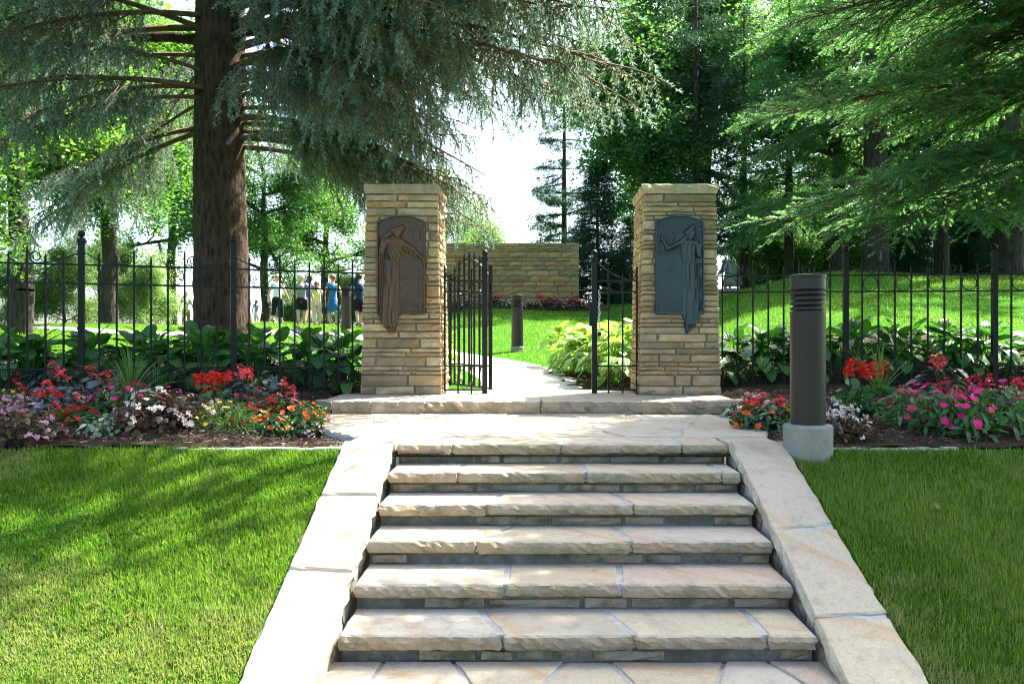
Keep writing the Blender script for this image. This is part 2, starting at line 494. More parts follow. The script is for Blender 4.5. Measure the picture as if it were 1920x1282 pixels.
# ------------------------------------------------------------------ terrain
def sstep(a, b, x):
    t = np.clip((np.asarray(x, float) - a) / (b - a), 0, 1)
    return t * t * (3 - 2 * t)
def g(x, y):
    x = np.asarray(x, float); y = np.asarray(y, float)
    near = np.clip(.832 - (5.72 - y) * .403, -.04, .832)
    bed = np.interp(y, [5.72, 6.3, 9.4], [.835, .86, .965]) + .05 * sstep(5.75, 6.3, y)
    bed = .775 + (bed - .775) * sstep(1.75, 2.5, np.abs(x))
    cen = np.interp(y, [9.4, 10.35, 11.2, 16.5, 22, 28, 40, 60, 400], [.93, .955, 1.06, 1.45, 2.05, 2.85, 3.5, 3.6, 3.6])
    rgt = np.interp(y, [9.4, 11, 12.5, 16, 20, 24, 40, 400], [1.0, 1.30, 1.80, 2.62, 3.30, 3.55, 3.6, 3.6])
    lft = np.interp(y, [9.4, 11, 12.5, 16, 27, 40, 400], [1.0, 1.30, 1.42, 1.60, 2.2, 2.35, 2.4])
    wr = sstep(.105, .385, x / np.maximum(y, 9.0)); wl = sstep(-1.4, -4.5, x)
    far = cen * (1 - wr) * (1 - wl) + rgt * wr + lft * wl
    far = far + .05 * np.sin(x * .9 + y * .35) * sstep(12, 16, y)
    z = np.where(y < 5.72, near, np.where(y < 9.4, bed, far))
    return z
def gz(x, y): return float(g(x, y))

def sheet(name, xs, ys, mat, dz=0.0, keep=None, bumpy=0.0):
    X, Y = np.meshgrid(xs, ys)
    Z = g(X, Y) + dz
    if bumpy: Z = Z + bumpy * (rng.random(Z.shape) - .5)
    V = np.stack([X, Y, Z], -1).reshape(-1, 3)
    ny, nx = X.shape
    i = np.arange(ny - 1)[:, None] * nx + np.arange(nx - 1)[None]
    q = np.stack([i, i + 1, i + 1 + nx, i + nx], -1).reshape(-1, 4)
    if keep is not None:
        cx = V[q].mean(1)
        q = q[keep(cx[:, 0], cx[:, 1])]
    T = np.concatenate([q[:, [0, 1, 2]], q[:, [0, 2, 3]]])
    return link(name, np_mesh(name, V, T, smooth=True), None, mat)

xs = np.concatenate([[-700, -300, -150, -80, -50, -35], np.arange(-26, -8, 1.0), np.arange(-8, 8.01, .25), np.arange(9, 27, 1.0), [35, 50, 80, 150, 300, 700]])
ys = np.concatenate([[-300, -100, -40, -15, -6, -2, 0, 1, 2], np.arange(2.5, 5.6, .25), [5.66, 5.719, 5.721], np.arange(5.8, 9.3, .25), [9.39, 9.41], np.arange(9.6, 32, .3), np.arange(33, 60, 1.5), [70, 90, 130, 200, 400, 900]])
# the turf stops under the stairway and landing so that it never shows through the stones
lawn = sheet('lawn', xs, ys, LAWN, 0, keep=lambda x, y: ~((x > -1.2) & (x < 1.72) & (y < 5.9)))
tag(lawn, kind='structure')

def in_bed(x, y):
    front = (y > 5.74) & (y < 9.5) & (np.abs(x) > .6)
    # behind the fence the hosta bed follows the railings and leaves the path free
    back_l = (y >= 9.3) & (y < 11.9) & (x < -1.05 - (y - 9.3) * .10)
    back_r = (y >= 9.3) & (y < 12.2) & (x > .75 - (y - 9.3) * .18)
    return (front | back_l | back_r) & (np.abs(x) < 12)
bed = sheet('mulch_bed', np.arange(-12, 12.01, .12), np.concatenate([[5.74], np.arange(5.85, 12.3, .12)]), MULCH, .022, keep=in_bed, bumpy=.03)
tag(bed, kind='structure')

# path beyond the gate: a poured strip that swings away to the west
PC = [(0.12, 10.12), (.05, 11.2), (-.25, 12.6), (-.85, 14.2), (-1.9, 15.9), (-3.6, 17.6), (-6.2, 19.4), (-9.5, 21.0), (-14, 22.6), (-22, 24.5)]
def polycurve(P, n):
    P = np.array(P, float); out = []
    for i in range(len(P) - 1):
        p0 = P[max(i - 1, 0)]; p1 = P[i]; p2 = P[i + 1]; p3 = P[min(i + 2, len(P) - 1)]
        for t in np.linspace(0, 1, n, endpoint=False):
            out.append(.5 * ((2 * p1) + (-p0 + p2) * t + (2 * p0 - 5 * p1 + 4 * p2 - p3) * t * t + (-p0 + 3 * p1 - 3 * p2 + p3) * t ** 3))
    out.append(P[-1]); return np.array(out)
def ribbon(name, C, half, mat, dz=.03, m=6):
    d = np.gradient(C, axis=0); d = norm(d); nrm_ = np.stack([-d[:, 1], d[:, 0]], -1)
    t = np.linspace(-1, 1, m)
    P = C[:, None] + nrm_[:, None] * (t[None, :, None] * half)
    Z = g(P[..., 0], P[..., 1]) + dz
    Z[:, 0] -= .06; Z[:, -1] -= .06
    if name == 'garden_path': Z[0] = ZP - .012; Z[1] = np.minimum(Z[1], ZP + .02)
    V = np.concatenate([P, Z[..., None]], -1).reshape(-1, 3)
    i = np.arange(len(C) - 1)[:, None] * m + np.arange(m - 1)[None]
    q = np.stack([i, i + m, i + 1 + m, i + 1], -1).reshape(-1, 4)
    return link(name, np_mesh(name, V, np.concatenate([q[:, [0, 1, 2]], q[:, [0, 2, 3]]])), None, mat)
tag(ribbon('garden_path', polycurve(PC, 8), .88, PATHC), kind='structure')
tag(ribbon('far_path', polycurve([(-3.0, 27.6), (-7, 28.5), (-12, 29.5), (-20, 31)], 8), .9, PATHC), kind='structure')

# ------------------------------------------------------------------ stone pieces
def resample(poly, step):
    out = []
    n = len(poly)
    for i in range(n):
        a = np.array(poly[i], float); b = np.array(poly[(i + 1) % n], float)
        k = max(1, int(round(np.linalg.norm(b - a) / step)))
        for j in range(k): out.append(a + (b - a) * j / k)
    return np.array(out)

def slab_mesh(name, poly, ztop, th, seed, amp=.006, bulge=.010, step=.055, edge=.012, top_mat=None, edge_mat=None):
    r = np.random.default_rng(seed)
    P = resample(poly, step); n = len(P)
    d = norm(np.roll(P, -1, 0) - np.roll(P, 1, 0))
    N = np.stack([d[:, 1], -d[:, 0]], -1)       # outward for a ccw outline
    V = []
    for off, dz, ja, jz in ((-edge, 0, .2, .15), (-edge * .2, -edge * .8, .7, .5), (bulge, -th * .42, 1.3, 1.2), (bulge * .4, -th * .75, 1.3, 1.2), (-edge * .6, -th, .5, .2)):
        Q = P + N * (off + r.normal(0, amp * ja, (n, 1))) 
        z = ztop + dz + r.normal(0, amp * jz, n) * (.5 if dz == 0 else 1)
        V += [(Q[i, 0], Q[i, 1], z[i]) for i in range(n)]
    Fc = []
    for k in range(4):
        for i in range(n):
            a, b = k * n + i, k * n + (i + 1) % n
            Fc.append((a, a + n, b + n, b))
    Fc.append(tuple(range(n)))
    Fc.append(tuple(range(5 * n - 1, 4 * n - 1, -1)))
    me = py_mesh(name, V, Fc)
    if edge_mat is not None:                     # split faces are darker and browner than the walked-on bed
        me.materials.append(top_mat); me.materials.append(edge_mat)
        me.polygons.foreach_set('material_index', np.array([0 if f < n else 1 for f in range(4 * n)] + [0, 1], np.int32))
    return me

def clip_half(poly, p, nrm2):
    out = []
    for i in range(len(poly)):
        a = np.array(poly[i]); b = np.array(poly[(i + 1) % len(poly)])
        da = np.dot(a - p, nrm2); db = np.dot(b - p, nrm2)
        if da <= 0: out.append(a)
        if da * db < 0: out.append(a + (b - a) * da / (da - db))
    return out
def shrink(poly, d):
    out = [np.array(p) for p in poly]
    for i in range(len(poly)):
        a = np.array(poly[i]); b = np.array(poly[(i + 1) % len(poly)])
        e = b - a; L = np.linalg.norm(e)
        if L < 1e-6: continue
        nrm2 = np.array([e[1], -e[0]]) / L
        out = clip_half(out, a - nrm2 * d, nrm2)
        if len(out) < 3: return []
    return out
def voronoi(sites, boundary):
    res = []
    for i, s in enumerate(sites):
        poly = [np.array(p, float) for p in boundary]
        for j, t in enumerate(sites):
            if i == j or len(poly) < 3: continue
            poly = clip_half(poly, (np.array(s) + np.array(t)) / 2, np.array(t) - np.array(s))
        res.append(poly)
    return res

def rough_box(name, sx, sy, sz, seed, amp=.006, seg=.09, rough_front=0.0):
    """block centred on x, front face at y=0 running back to sy, bottom at z=0; faces uneven, arrises weathered"""
    r = np.random.default_rng(seed)
    nx = max(2, min(9, int(round(sx / seg)))); ny = 2; nz = 2 if sz < .13 else 3
    idx = {}; V = []
    def vid(i, j, k):
        if (i, j, k) not in idx:
            x = (i / nx - .5) * sx; y = j / ny * sy; z = k / nz * sz
            e = (i in (0, nx)) + (j in (0, ny)) + (k in (0, nz))
            pull = .0 if e < 2 else min(.010, sz * .12)
            x -= math.copysign(pull, x) if i in (0, nx) else 0
            y += (pull if j == 0 else -pull if j == ny else 0)
            z += (pull * .5 if k == 0 else -pull * .5 if k == nz else 0)
            if j == 0 and e == 1: y -= rough_front * r.random()
            x += r.normal(0, amp * .5); y += r.normal(0, amp); z += r.normal(0, amp * .35)
            idx[(i, j, k)] = len(V); V.append((x, y, z))
        return idx[(i, j, k)]
    Fc = []
    for i in range(nx):
        for k in range(nz):
            Fc.append((vid(i, 0, k), vid(i + 1, 0, k), vid(i + 1, 0, k + 1), vid(i, 0, k + 1)))
            Fc.append((vid(i, ny, k), vid(i, ny, k + 1), vid(i + 1, ny, k + 1), vid(i + 1, ny, k)))
        for j in range(ny):
            Fc.append((vid(i, j, nz), vid(i + 1, j, nz), vid(i + 1, j + 1, nz), vid(i, j + 1, nz)))
            Fc.append((vid(i, j, 0), vid(i, j + 1, 0), vid(i + 1, j + 1, 0), vid(i + 1, j, 0)))
    for j in range(ny):
        for k in range(nz):
            Fc.append((vid(0, j, k), vid(0, j, k + 1), vid(0, j + 1, k + 1), vid(0, j + 1, k)))
            Fc.append((vid(nx, j, k), vid(nx, j + 1, k), vid(nx, j + 1, k + 1), vid(nx, j, k + 1)))
    return py_mesh(name, V, Fc)

# ------------------------------------------------------------------ stairway
XL, XR = -.955, 1.455            # ends of the treads
RISE, RUN, YN0, ZL = .145, .36, 5.78, .87
stairs = empty('stone_stairway', (0, 0, 0), 0, 'pale sandstone stairway of rough-edged treads between two sloping stone sides', 'stairway')
# joints as (front, back) fractions of the width
JO = [[(.17, .19), (.497, .50), (.86, .85)],
      [(.20, .205), (.562, .555), (.945, .94)],
      [(.29, .33), (.676, .63)],
      [(.27, .36), (.65, .62)],
      [(.345, .35), (.605, .62)],
      [(.345, .285), (.62, .565), (.893, .885)]]
for i, jo in enumerate(JO):
    yn = YN0 - i * RUN; zt = ZL - i * RISE
    st = MB()
    yb = yn + RUN + .12 if i else yn + .75
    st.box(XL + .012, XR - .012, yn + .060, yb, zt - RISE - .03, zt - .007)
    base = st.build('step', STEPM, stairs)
    jm = MB(); jm.box(XL + .015, XR - .015, yn + .024, yb - .01, zt - .068, zt - .0055)
    jm.build('joint_mortar', MORTAR, base)
    fr = [(0, 0)] + jo + [(1, 1)]
    W = XR - XL
    depth = RUN + .035 if i else .42
    for k in range(len(fr) - 1):
        f0, b0 = fr[k]; f1, b1 = fr[k + 1]
        gp = .0115
        jf = float(np.clip(rng.normal(0, .006), -.010, .006))
        poly = [(XL + f0 * W + gp, yn + jf), (XL + f1 * W - gp, yn + jf + rng.normal(0, .003)), (XL + b1 * W - gp, yn + depth), (XL + b0 * W + gp, yn + depth)]
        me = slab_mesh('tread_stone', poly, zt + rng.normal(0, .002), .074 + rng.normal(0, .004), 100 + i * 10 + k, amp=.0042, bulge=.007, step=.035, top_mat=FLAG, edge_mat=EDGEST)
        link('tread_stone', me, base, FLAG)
    # weathered riser courses set back under the nosing
    x = XL + .015
    k = 0
    while x < XR - .08:
        L = min(rng.uniform(.18, .62), XR - .015 - x)
        if XR - .015 - x - L < .12: L = XR - .015 - x
        if rng.random() < .78:
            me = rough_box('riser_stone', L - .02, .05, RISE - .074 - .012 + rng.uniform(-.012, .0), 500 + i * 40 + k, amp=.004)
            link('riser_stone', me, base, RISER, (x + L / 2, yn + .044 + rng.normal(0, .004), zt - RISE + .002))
        x += L; k += 1
# sloping sides with coping stones
ANG = math.atan(RISE / RUN)
for side, (xa, xb), cuts in (('l', (-1.335, -.972), (5.80, 5.13, 4.425, 3.55, 2.9)), ('r', (1.472, 1.855), (5.80, 4.80, 4.086, 3.40, 2.9))):
    m = MB()
    prof = [(5.95, .2), (5.95, ZL - .03), (5.80, ZL + .012), (2.9, ZL + .012 - (5.8 - 2.9) * RISE / RUN), (2.9, -.8)]
    for x in ((xa + .006, xb - .012) if side == 'l' else (xa + .012, xb - .006)): m.V += [(x, y, z) for y, z in prof]
    n = len(prof)
    m.F += [tuple(range(n)), tuple(range(2 * n - 1, n - 1, -1))] + [(i, i + n, (i + 1) % n + n, (i + 1) % n) for i in range(n)]
    cheek = m.build('stair_side', MORTAR, stairs)
    for k in range(len(cuts) - 1):
        y1, y0 = cuts[k], cuts[k + 1]
        L = (y1 - y0) / math.cos(ANG)
        sk = rng.normal(0, .02)
        poly = [(xa, -L + .013 + sk), (xb, -L + .013 - sk), (xb, -.013), (xa, -.013)]
        me = slab_mesh('coping_stone', poly, 0, .082, 900 + k + (50 if side == 'r' else 0), amp=.006, bulge=.006, step=.07)
        link('coping_stone', me, cheek, FLAG, (0, y1, ZL + .028 - (5.80 - y1) * RISE / RUN), (ANG, 0, 0))
    # small wedge stones in the mortar between treads and coping
    for k in range(5):
        yy = 5.55 - k * .40
        me = rough_box('wedge_stone', .22, .022, .10, 960 + k, amp=.005)
        xx = xb + .002 if side == 'l' else xa - .002
        link('wedge_stone', me, cheek, RISER, (xx, yy, ZL - .16 - (5.8 - yy) * RISE / RUN), (0, ANG * (1 if side == 'r' else -1), R(90) if side == 'l' else R(-90)))
# landings
def flag_area(name, bnd, sites, ztop, mat=FLAG, gap=.010, th=.05, seed=0, basez=.03):
    b = slab_mesh(name, [tuple(p) for p in bnd], ztop - .010, basez + .1, seed, amp=.002, bulge=0, step=.5)
    o = link(name, b, None, MORTAR); tag(o, kind='structure')
    for i, poly in enumerate(voronoi(sites, bnd)):
        if len(poly) < 3: continue
        p = shrink(poly, gap)
        if len(p) < 3: continue
        a = np.array(p); ar = abs(np.sum(a[:, 0] * np.roll(a[:, 1], -1) - a[:, 1] * np.roll(a[:, 0], -1)) / 2)
        if ar < .006: continue
        link('flagstone', slab_mesh('flagstone', p, ztop + rng.normal(0, .0022), th, seed + i, amp=.005, bulge=0, step=.09, edge=.008), o, mat)
    return o
land_b = [(-1.33, 6.21), (1.86, 6.21), (2.05, 6.75), (1.97, 7.5), (2.02, 8.24), (-2.12, 8.24), (-2.10, 7.4), (-1.72, 6.75)]
ls = [(-1.0, 6.4), (-.35, 6.65), (.35, 6.42), (.95, 6.62), (1.6, 6.5), (-1.55, 7.0), (-.75, 7.05), (-.05, 7.12), (.55, 6.98), (1.15, 7.2), (1.8, 7.05), (-1.75, 7.75), (-1.1, 7.65), (-.45, 7.6), (.2, 7.75), (.75, 7.6), (1.35, 7.8), (1.75, 7.6), (-.75, 8.05), (.55, 8.1), (-1.5, 8.1)]
flag_area('landing', land_b, ls, ZL, seed=2000)
# the corner flags beside the top of each stair side
for nm, poly in (('l', [(-1.335, 5.82), (-.97, 5.82), (-.965, 6.20), (-1.335, 6.20)]), ('r', [(1.47, 5.82), (1.86, 5.82), (1.86, 6.20), (1.465, 6.20)])):
    o = link('landing_corner', slab_mesh('landing_corner', poly, ZL - .002, .11, 2300, amp=.004, bulge=0), None, FLAG)
    tag(o, kind='structure')
flag_area('lower_landing', [(-1.35, 1.5), (1.85, 1.5), (1.85, 4.03), (-1.35, 4.03)],
          [(-1.0, 3.8), (-.5, 3.75), (-.1, 3.9), (.28, 3.72), (.7, 3.85), (1.1, 3.7), (1.5, 3.85), (-.9, 3.2), (-.2, 3.3), (.5, 3.2), (1.2, 3.25), (-.8, 2.5), (0, 2.6), (.9, 2.5), (-.5, 1.8), (.6, 1.8)], 0.0, seed=2100)
# raised threshold under the gate
ZP = 1.0
pl_b = [(-2.15, 8.52), (2.20, 8.52), (2.25, 10.2), (-2.2, 10.2)]
ps = [(-1.8, 8.8), (-1.1, 8.7), (-.4, 8.85), (.3, 8.72), (1.0, 8.85), (1.8, 8.75), (-1.6, 9.4), (-.7, 9.45), (.1, 9.3), (.9, 9.5), (1.7, 9.4), (-.3, 9.95), (.6, 10.0), (-1.4, 9.95), (1.6, 10.0)]
plat = flag_area('threshold', pl_b, ps, ZP, seed=2400, basez=.12)
kx = [-2.24, -2.02, -1.62, -1.06, .14, 1.17, 1.72, 2.30]
for k in range(len(kx) - 1):
    a, b = kx[k] + .006, kx[k + 1] - .006
    yf = 8.20 + (.10 if k == 0 else .02 if k == 6 else 0)
    poly = [(a, yf + (.10 if k == 0 else 0)), (b, yf - (.09 if k == 0 else 0)), (b, 8.52), (a, 8.52)]
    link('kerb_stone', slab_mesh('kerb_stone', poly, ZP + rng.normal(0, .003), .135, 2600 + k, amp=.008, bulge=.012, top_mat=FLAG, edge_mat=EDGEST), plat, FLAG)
# concrete strip between lawn and planting
for nm, x0, x1 in (('l', -2.55, -1.345), ('r', 1.87, 3.1)):
    e = MB()
    x = x0; 
    n = 12
    for k in range(n):
        a = x0 + (x1 - x0) * k / n; b = x0 + (x1 - x0) * (k + 1) / n
        e.box(a, b - .006, 5.715, 5.79, .55, .848 + rng.normal(0, .004))
    o = e.build('bed_edging', EDGING); tag(o, kind='structure')

# ------------------------------------------------------------------ gate pillars
def pillar(cx, label, seed, plaque):
    r = np.random.default_rng(seed)
    CY = 9.67; H = 2.325
    P = empty('stone_pillar', (cx, CY, ZP), 0, label, 'pillar')
    hw = lambda z: .478 - .055 * z / 2.44
    core = MB()
    V = []
    for z in (0, H):
        w = hw(z) - .022
        V += [(-w, -w, z), (w, -w, z), (w, w, z), (-w, w, z)]
    core.add(V, [(0, 3, 2, 1), (4, 5, 6, 7), (0, 1, 5, 4), (1, 2, 6, 5), (2, 3, 7, 6), (3, 0, 4, 7)])
    core.build('mortar_core', PMORTAR, P)
    z = 0.0; c = 0
    while z < H - .02:
        h = r.choice([.048, .062, .078, .095, .115, .135], p=[.30, .27, .20, .12, .07, .04])
        if c in (0, 1): h = .10 if c == 0 else .13
        if H - z - h < .05: h = H - z
        w = hw(z + h / 2)
        bd = .16
        for rot in range(4):
            full = rot in (0, 2)
            L = 2 * w if full else 2 * (w - bd)
            # split points along the run
            cuts = [-L / 2]
            if rot == 0 and plaque and plaque[0] < z + h / 2 < plaque[1]:
                cuts += [plaque[2] + r.normal(0, .015) + .02, plaque[3] + r.normal(0, .015) - .02]
            else:
                x = -L / 2
                while True:
                    x += r.uniform(.14, .62)
                    if x > L / 2 - .13: break
                    cuts.append(x)
            cuts.append(L / 2)
            for k in range(len(cuts) - 1):
                a, b = cuts[k], cuts[k + 1]
                if b - a < .03: continue
                hh = h
                me = rough_box('walling_stone', b - a - .008, bd, hh - .009, int(r.integers(1 << 30)), amp=.0055, rough_front=.020)
                px, py = (a + b) / 2, -w - r.uniform(0, .006)
                ca, sa = math.cos(rot * math.pi / 2), math.sin(rot * math.pi / 2)
                link('walling_stone', me, P, WALLST, (px * ca - py * sa, px * sa + py * ca, z + .0045), (0, 0, rot * math.pi / 2))
        z += h; c += 1
    w = hw(H) + .009
    cap = slab_mesh('cap_stone', [(-w, -w), (w, -w), (w, w), (-w, w)], H + .118, .112, seed + 3, amp=.007, bulge=.006, step=.06)
    link('cap_stone', cap, P, WALLST)
    return P
PLX, PRX = -1.462, 1.772
pillar(PLX, 'tan sandstone gate pillar carrying the brown bronze plaque', 31, (.93, 2.08, -.26, .31))
pillar(PRX, 'tan sandstone gate pillar carrying the blue-grey bronze plaque', 47, (.93, 2.08, -.31, .25))
# ------------------------------------------------------------------ bas-relief plaques
def seg_h(X, Z, a, b, ra, rb, h):
    """height of a rounded limb laid on the plate"""
    a = np.array(a); b = np.array(b); d = b - a
    t = np.clip(((X - a[0]) * d[0] + (Z - a[1]) * d[1]) / (d @ d), 0, 1)
    r = ra + (rb - ra) * t
    q = ((X - a[0] - t * d[0]) ** 2 + (Z - a[1] - t * d[1]) ** 2) / r ** 2
    return h * np.sqrt(np.clip(1 - q, 0, 1))
def relief(name, mask, height, nx, nz, w, h, mat, parent, thick=.025):
    xs = np.linspace(0, w, nx); zs = np.linspace(0, h, nz)
    X, Z = np.meshgrid(xs, zs)
    Hh = height(X, Z)
    keepv = mask(X, Z)
    V = np.stack([X, -Hh, Z], -1).reshape(-1, 3)
    i = np.arange(nz - 1)[:, None] * nx + np.arange(nx - 1)[None]
    q = np.stack([i, i + 1, i + 1 + nx, i + nx], -1).reshape(-1, 4)
    kv = keepv.reshape(-1)
    q = q[kv[q].all(1)]
    # plate edge: every border side is carried back to the wall
    from collections import Counter
    ed = Counter()
    for f in q:
        for a, b in zip(f, np.roll(f, -1)): ed[(int(a), int(b))] += 1
    bord = [e for e in ed if (e[1], e[0]) not in ed]
    V = [tuple(v) for v in V]; back = {}
    Fc = [tuple(int(k) for k in f) for f in q]
    for a, b in bord:
        for k in (a, b):
            if k not in back:
                back[k] = len(V); V.append((V[k][0], thick, V[k][2]))
        Fc.append((b, a, back[a], back[b]))
    me = py_mesh(name, V, Fc, True)
    return link(name, me, parent, mat)

PW, PH, PT = .56, 1.375, .235     # width, total height, height of the tail
def body_common(X, Z): return np.zeros_like(X)
def arch(X): return PH - .075 * ((X - PW / 2) / (PW / 2)) ** 2
def letters(X, Z, x0, x1, z0, z1, pitch=.030):
    """weathered raised lines of lettering, too small to read"""
    row = ((Z - z0) / pitch)
    inside = (X > x0) & (X < x1) & (Z > z0) & (Z < z1)
    line = (np.mod(row, 1) < .55)
    r = np.random.default_rng(5)
    cols = r.random((64, 64))
    a = cols[(np.clip(row, 0, 63)).astype(int), np.clip((X / .0125), 0, 63).astype(int)]
    return np.where(inside & line & (a > .35), .0022, 0)

def left_mask(X, Z):
    main = (Z >= PT) & (Z <= arch(X))
    tail = (Z < PT + .01) & (X > .005 + .11 * np.clip((PT - Z) / PT, 0, 1) ** 2) & (X < .262 - .07 * np.clip((PT - Z) / PT, 0, 1) ** 1.5) & (Z > .02 + 1.5 * np.abs(X - .185) ** 2 * 4)
    return main | tail
def left_h(X, Z):
    H = np.full_like(X, .004)
    rim = (X < .016) | (X > PW - .016) | (Z > arch(X) - .02) | ((Z < PT + .022) & (X > .27))
    H = np.where(rim & (Z > PT), .016, H)
    m = lambda h: np.maximum(H, h)
    cx = lambda z: .135 + .05 * (z - PT)          # drift of the hanging cloth
    # long skirt
    t = np.clip((Z - .10) / .72, 0, 1)
    half = .115 - .03 * t
    c = .15 + .03 * t
    skirt = np.where((Z > .08) & (Z < .86), .034 * np.sqrt(np.clip(1 - ((X - c) / half) ** 2, 0, 1)), 0)
    folds = 1 + .22 * np.sin((X - c) / half * 9 + 2.2 * np.sin(Z * 5)) + .12 * np.sin((X - c) / half * 17 + Z * 8)
    H = m(skirt * folds)
    cape = np.where((X > .02) & (X < .10) & (Z > .22) & (Z < 1.12), .018 * (1 + .35 * np.sin(X * 260 + np.sin(Z * 7) * 2)), 0); H = m(cape)
    H = m(seg_h(X, Z, (.20, .92), (.21, 1.05), .085, .10, .042) * (1 + .15 * np.sin(X * 150 + Z * 60)))
    H = m(seg_h(X, Z, (.12, 1.07), (.28, 1.06), .05, .05, .046))          # shoulders
    H = m(seg_h(X, Z, (.10, 1.06), (.055, .94), .040, .030, .040))        # bent arm
    H = m(seg_h(X, Z, (.055, .94), (.065, 1.10), .030, .022, .044))
    H = m(seg_h(X, Z, (.28, 1.06), (.42, .98), .038, .030, .042))         # reaching arm
    H = m(seg_h(X, Z, (.42, .98), (.535, .855), .029, .018, .044))
    H = m(seg_h(X, Z, (.535, .86), (.545, .80), .022, .014, .040))
    H = m(seg_h(X, Z, (.235, 1.14), (.255, 1.185), .040, .048, .056))     # bowed head
    H = m(seg_h(X, Z, (.20, 1.19), (.29, 1.225), .048, .040, .048))       # veil over the head
    H = m(seg_h(X, Z, (.18, 1.19), (.06, 1.10), .032, .03, .026))
    H = m(seg_h(X, Z, (.33, 1.00), (.52, .885), .05, .03, .022) * (1 + .2 * np.sin(X * 120)))
    H = m(np.where((X > .42) & (X < .50) & (Z > 1.08) & (Z < 1.20), .016, 0))
    for x0 in (.140, .185):                                               # feet below the hem
        H = m(seg_h(X, Z, (x0, .26), (x0 + .008, .12), .026, .022, .040))
    H = m(seg_h(X, Z, (.50, .32), (.50, .72), .03, .018, .016) * (1 + .3 * np.sin(Z * 60)))
    H = H + letters(X, Z, .27, .46, .30, .80)
    H = H + letters(X, Z, .12, .46, 1.275, 1.33, .05)
    return H
def right_mask(X, Z):
    main = (Z >= PT) & (Z <= arch(X))
    k = np.clip((PT - Z) / PT, 0, 1)
    tail = (Z < PT + .01) & (X > .30 + .065 * k ** .8) & (X < .512 - .14 * k ** 2.2 - .02 * k) & (Z > .01)
    return main | tail
def right_h(X, Z):
    H = np.full_like(X, .004)
    rim = (X < .016) | (X > PW - .016) | (Z > arch(X) - .02) | ((Z < PT + .028) & (X < .30)) | ((Z < PT + .028) & (X > .50))
    # rays behind the raised hand
    ang = np.arctan2(Z - 1.08, X - .33); rad = np.hypot(X - .33, Z - 1.08)
    H = np.where((Z > .92) & (rad > .09), .004 + .003 * (np.sin(ang * 60) > 0) + .002 * np.sin(rad * 160), H)
    H = np.where(rim & (Z > PT), .016, H)
    m = lambda h: np.maximum(H, h)
    t = np.clip((Z - .12) / .75, 0, 1)
    c = .385 + .02 * np.sin(Z * 3.2); half = .115 - .035 * t
    skirt = np.where((Z > .11) & (Z < .92), .036 * np.sqrt(np.clip(1 - ((X - c) / half) ** 2, 0, 1)), 0)
    H = m(skirt * (1 + .2 * np.sin((X - c) / half * 8 + 1.5 * np.sin(Z * 6)) + .1 * np.sin((X - c) / half * 19)))
    sash = np.where(np.abs(X - .49 - .022 * np.sin(Z * 24)) < .03, .024 * (1 + .3 * np.sin(X * 300)), 0); H = m(np.where((Z > .30) & (Z < .82), sash, 0))
    H = m(seg_h(X, Z, (.385, .86), (.38, 1.02), .082, .095, .044) * (1 + .16 * np.sin(X * 130)))
    H = m(seg_h(X, Z, (.30, 1.055), (.47, 1.04), .045, .045, .046))
    H = m(seg_h(X, Z, (.29, 1.055), (.145, .985), .034, .027, .044))     # raised arm
    H = m(seg_h(X, Z, (.145, .985), (.075, 1.10), .026, .017, .044))
    H = m(seg_h(X, Z, (.075, 1.10), (.072, 1.15), .021, .012, .042))
    H = m(seg_h(X, Z, (.485, 1.03), (.50, .90), .034, .026, .044))
    H = m(seg_h(X, Z, (.50, .90), (.525, 1.04), .026, .02, .044))
    H = m(seg_h(X, Z, (.405, 1.11), (.425, 1.165), .036, .046, .056))
    H = m(seg_h(X, Z, (.375, 1.17), (.43, 1.225), .042, .036, .050))
    H = m(seg_h(X, Z, (.37, 1.13), (.30, 1.07), .022, .03, .034))
    for x0 in (.37, .41): H = m(seg_h(X, Z, (x0, .22), (x0, .10), .024, .018, .04))
    H = m(np.where((Z < PT + .12) & (Z > .02), .012 * (1 + .5 * np.sin(X * 190 + Z * 30)), 0) * (X > .30))
    H = H + letters(X, Z, .05, .25, .27, .78)
    return H
for nm, px, mk, hf, mt, lab in (('l', PLX, left_mask, left_h, BRONZE_BROWN, 'brown bronze relief plaque of a bowed draped woman, arched top'),
                                ('r', PRX, right_mask, right_h, BRONZE_BLUE, 'blue-grey bronze relief plaque of a woman raising one arm')):
    x0 = (-.275 if nm == 'l' else -.295) + px
    q = empty('relief_plaque', (x0, 9.67 - .478 + .016 - .028, ZP + .70), 0, lab, 'plaque')
    q.rotation_euler = (-R(1.29), 0, 0)
    relief('relief_plate', mk, hf, 113, 276, PW, PH, mt, q, .045)
    for bx, bz in ((.035, .30 if nm == 'r' else .62), (PW - .03, .30), (.035, 1.25), (PW - .03, 1.25)):
        m = MB(); m.ball((bx, -.016, bz), .009, 8, 5); m.build('fixing_stud', mt, q, True)

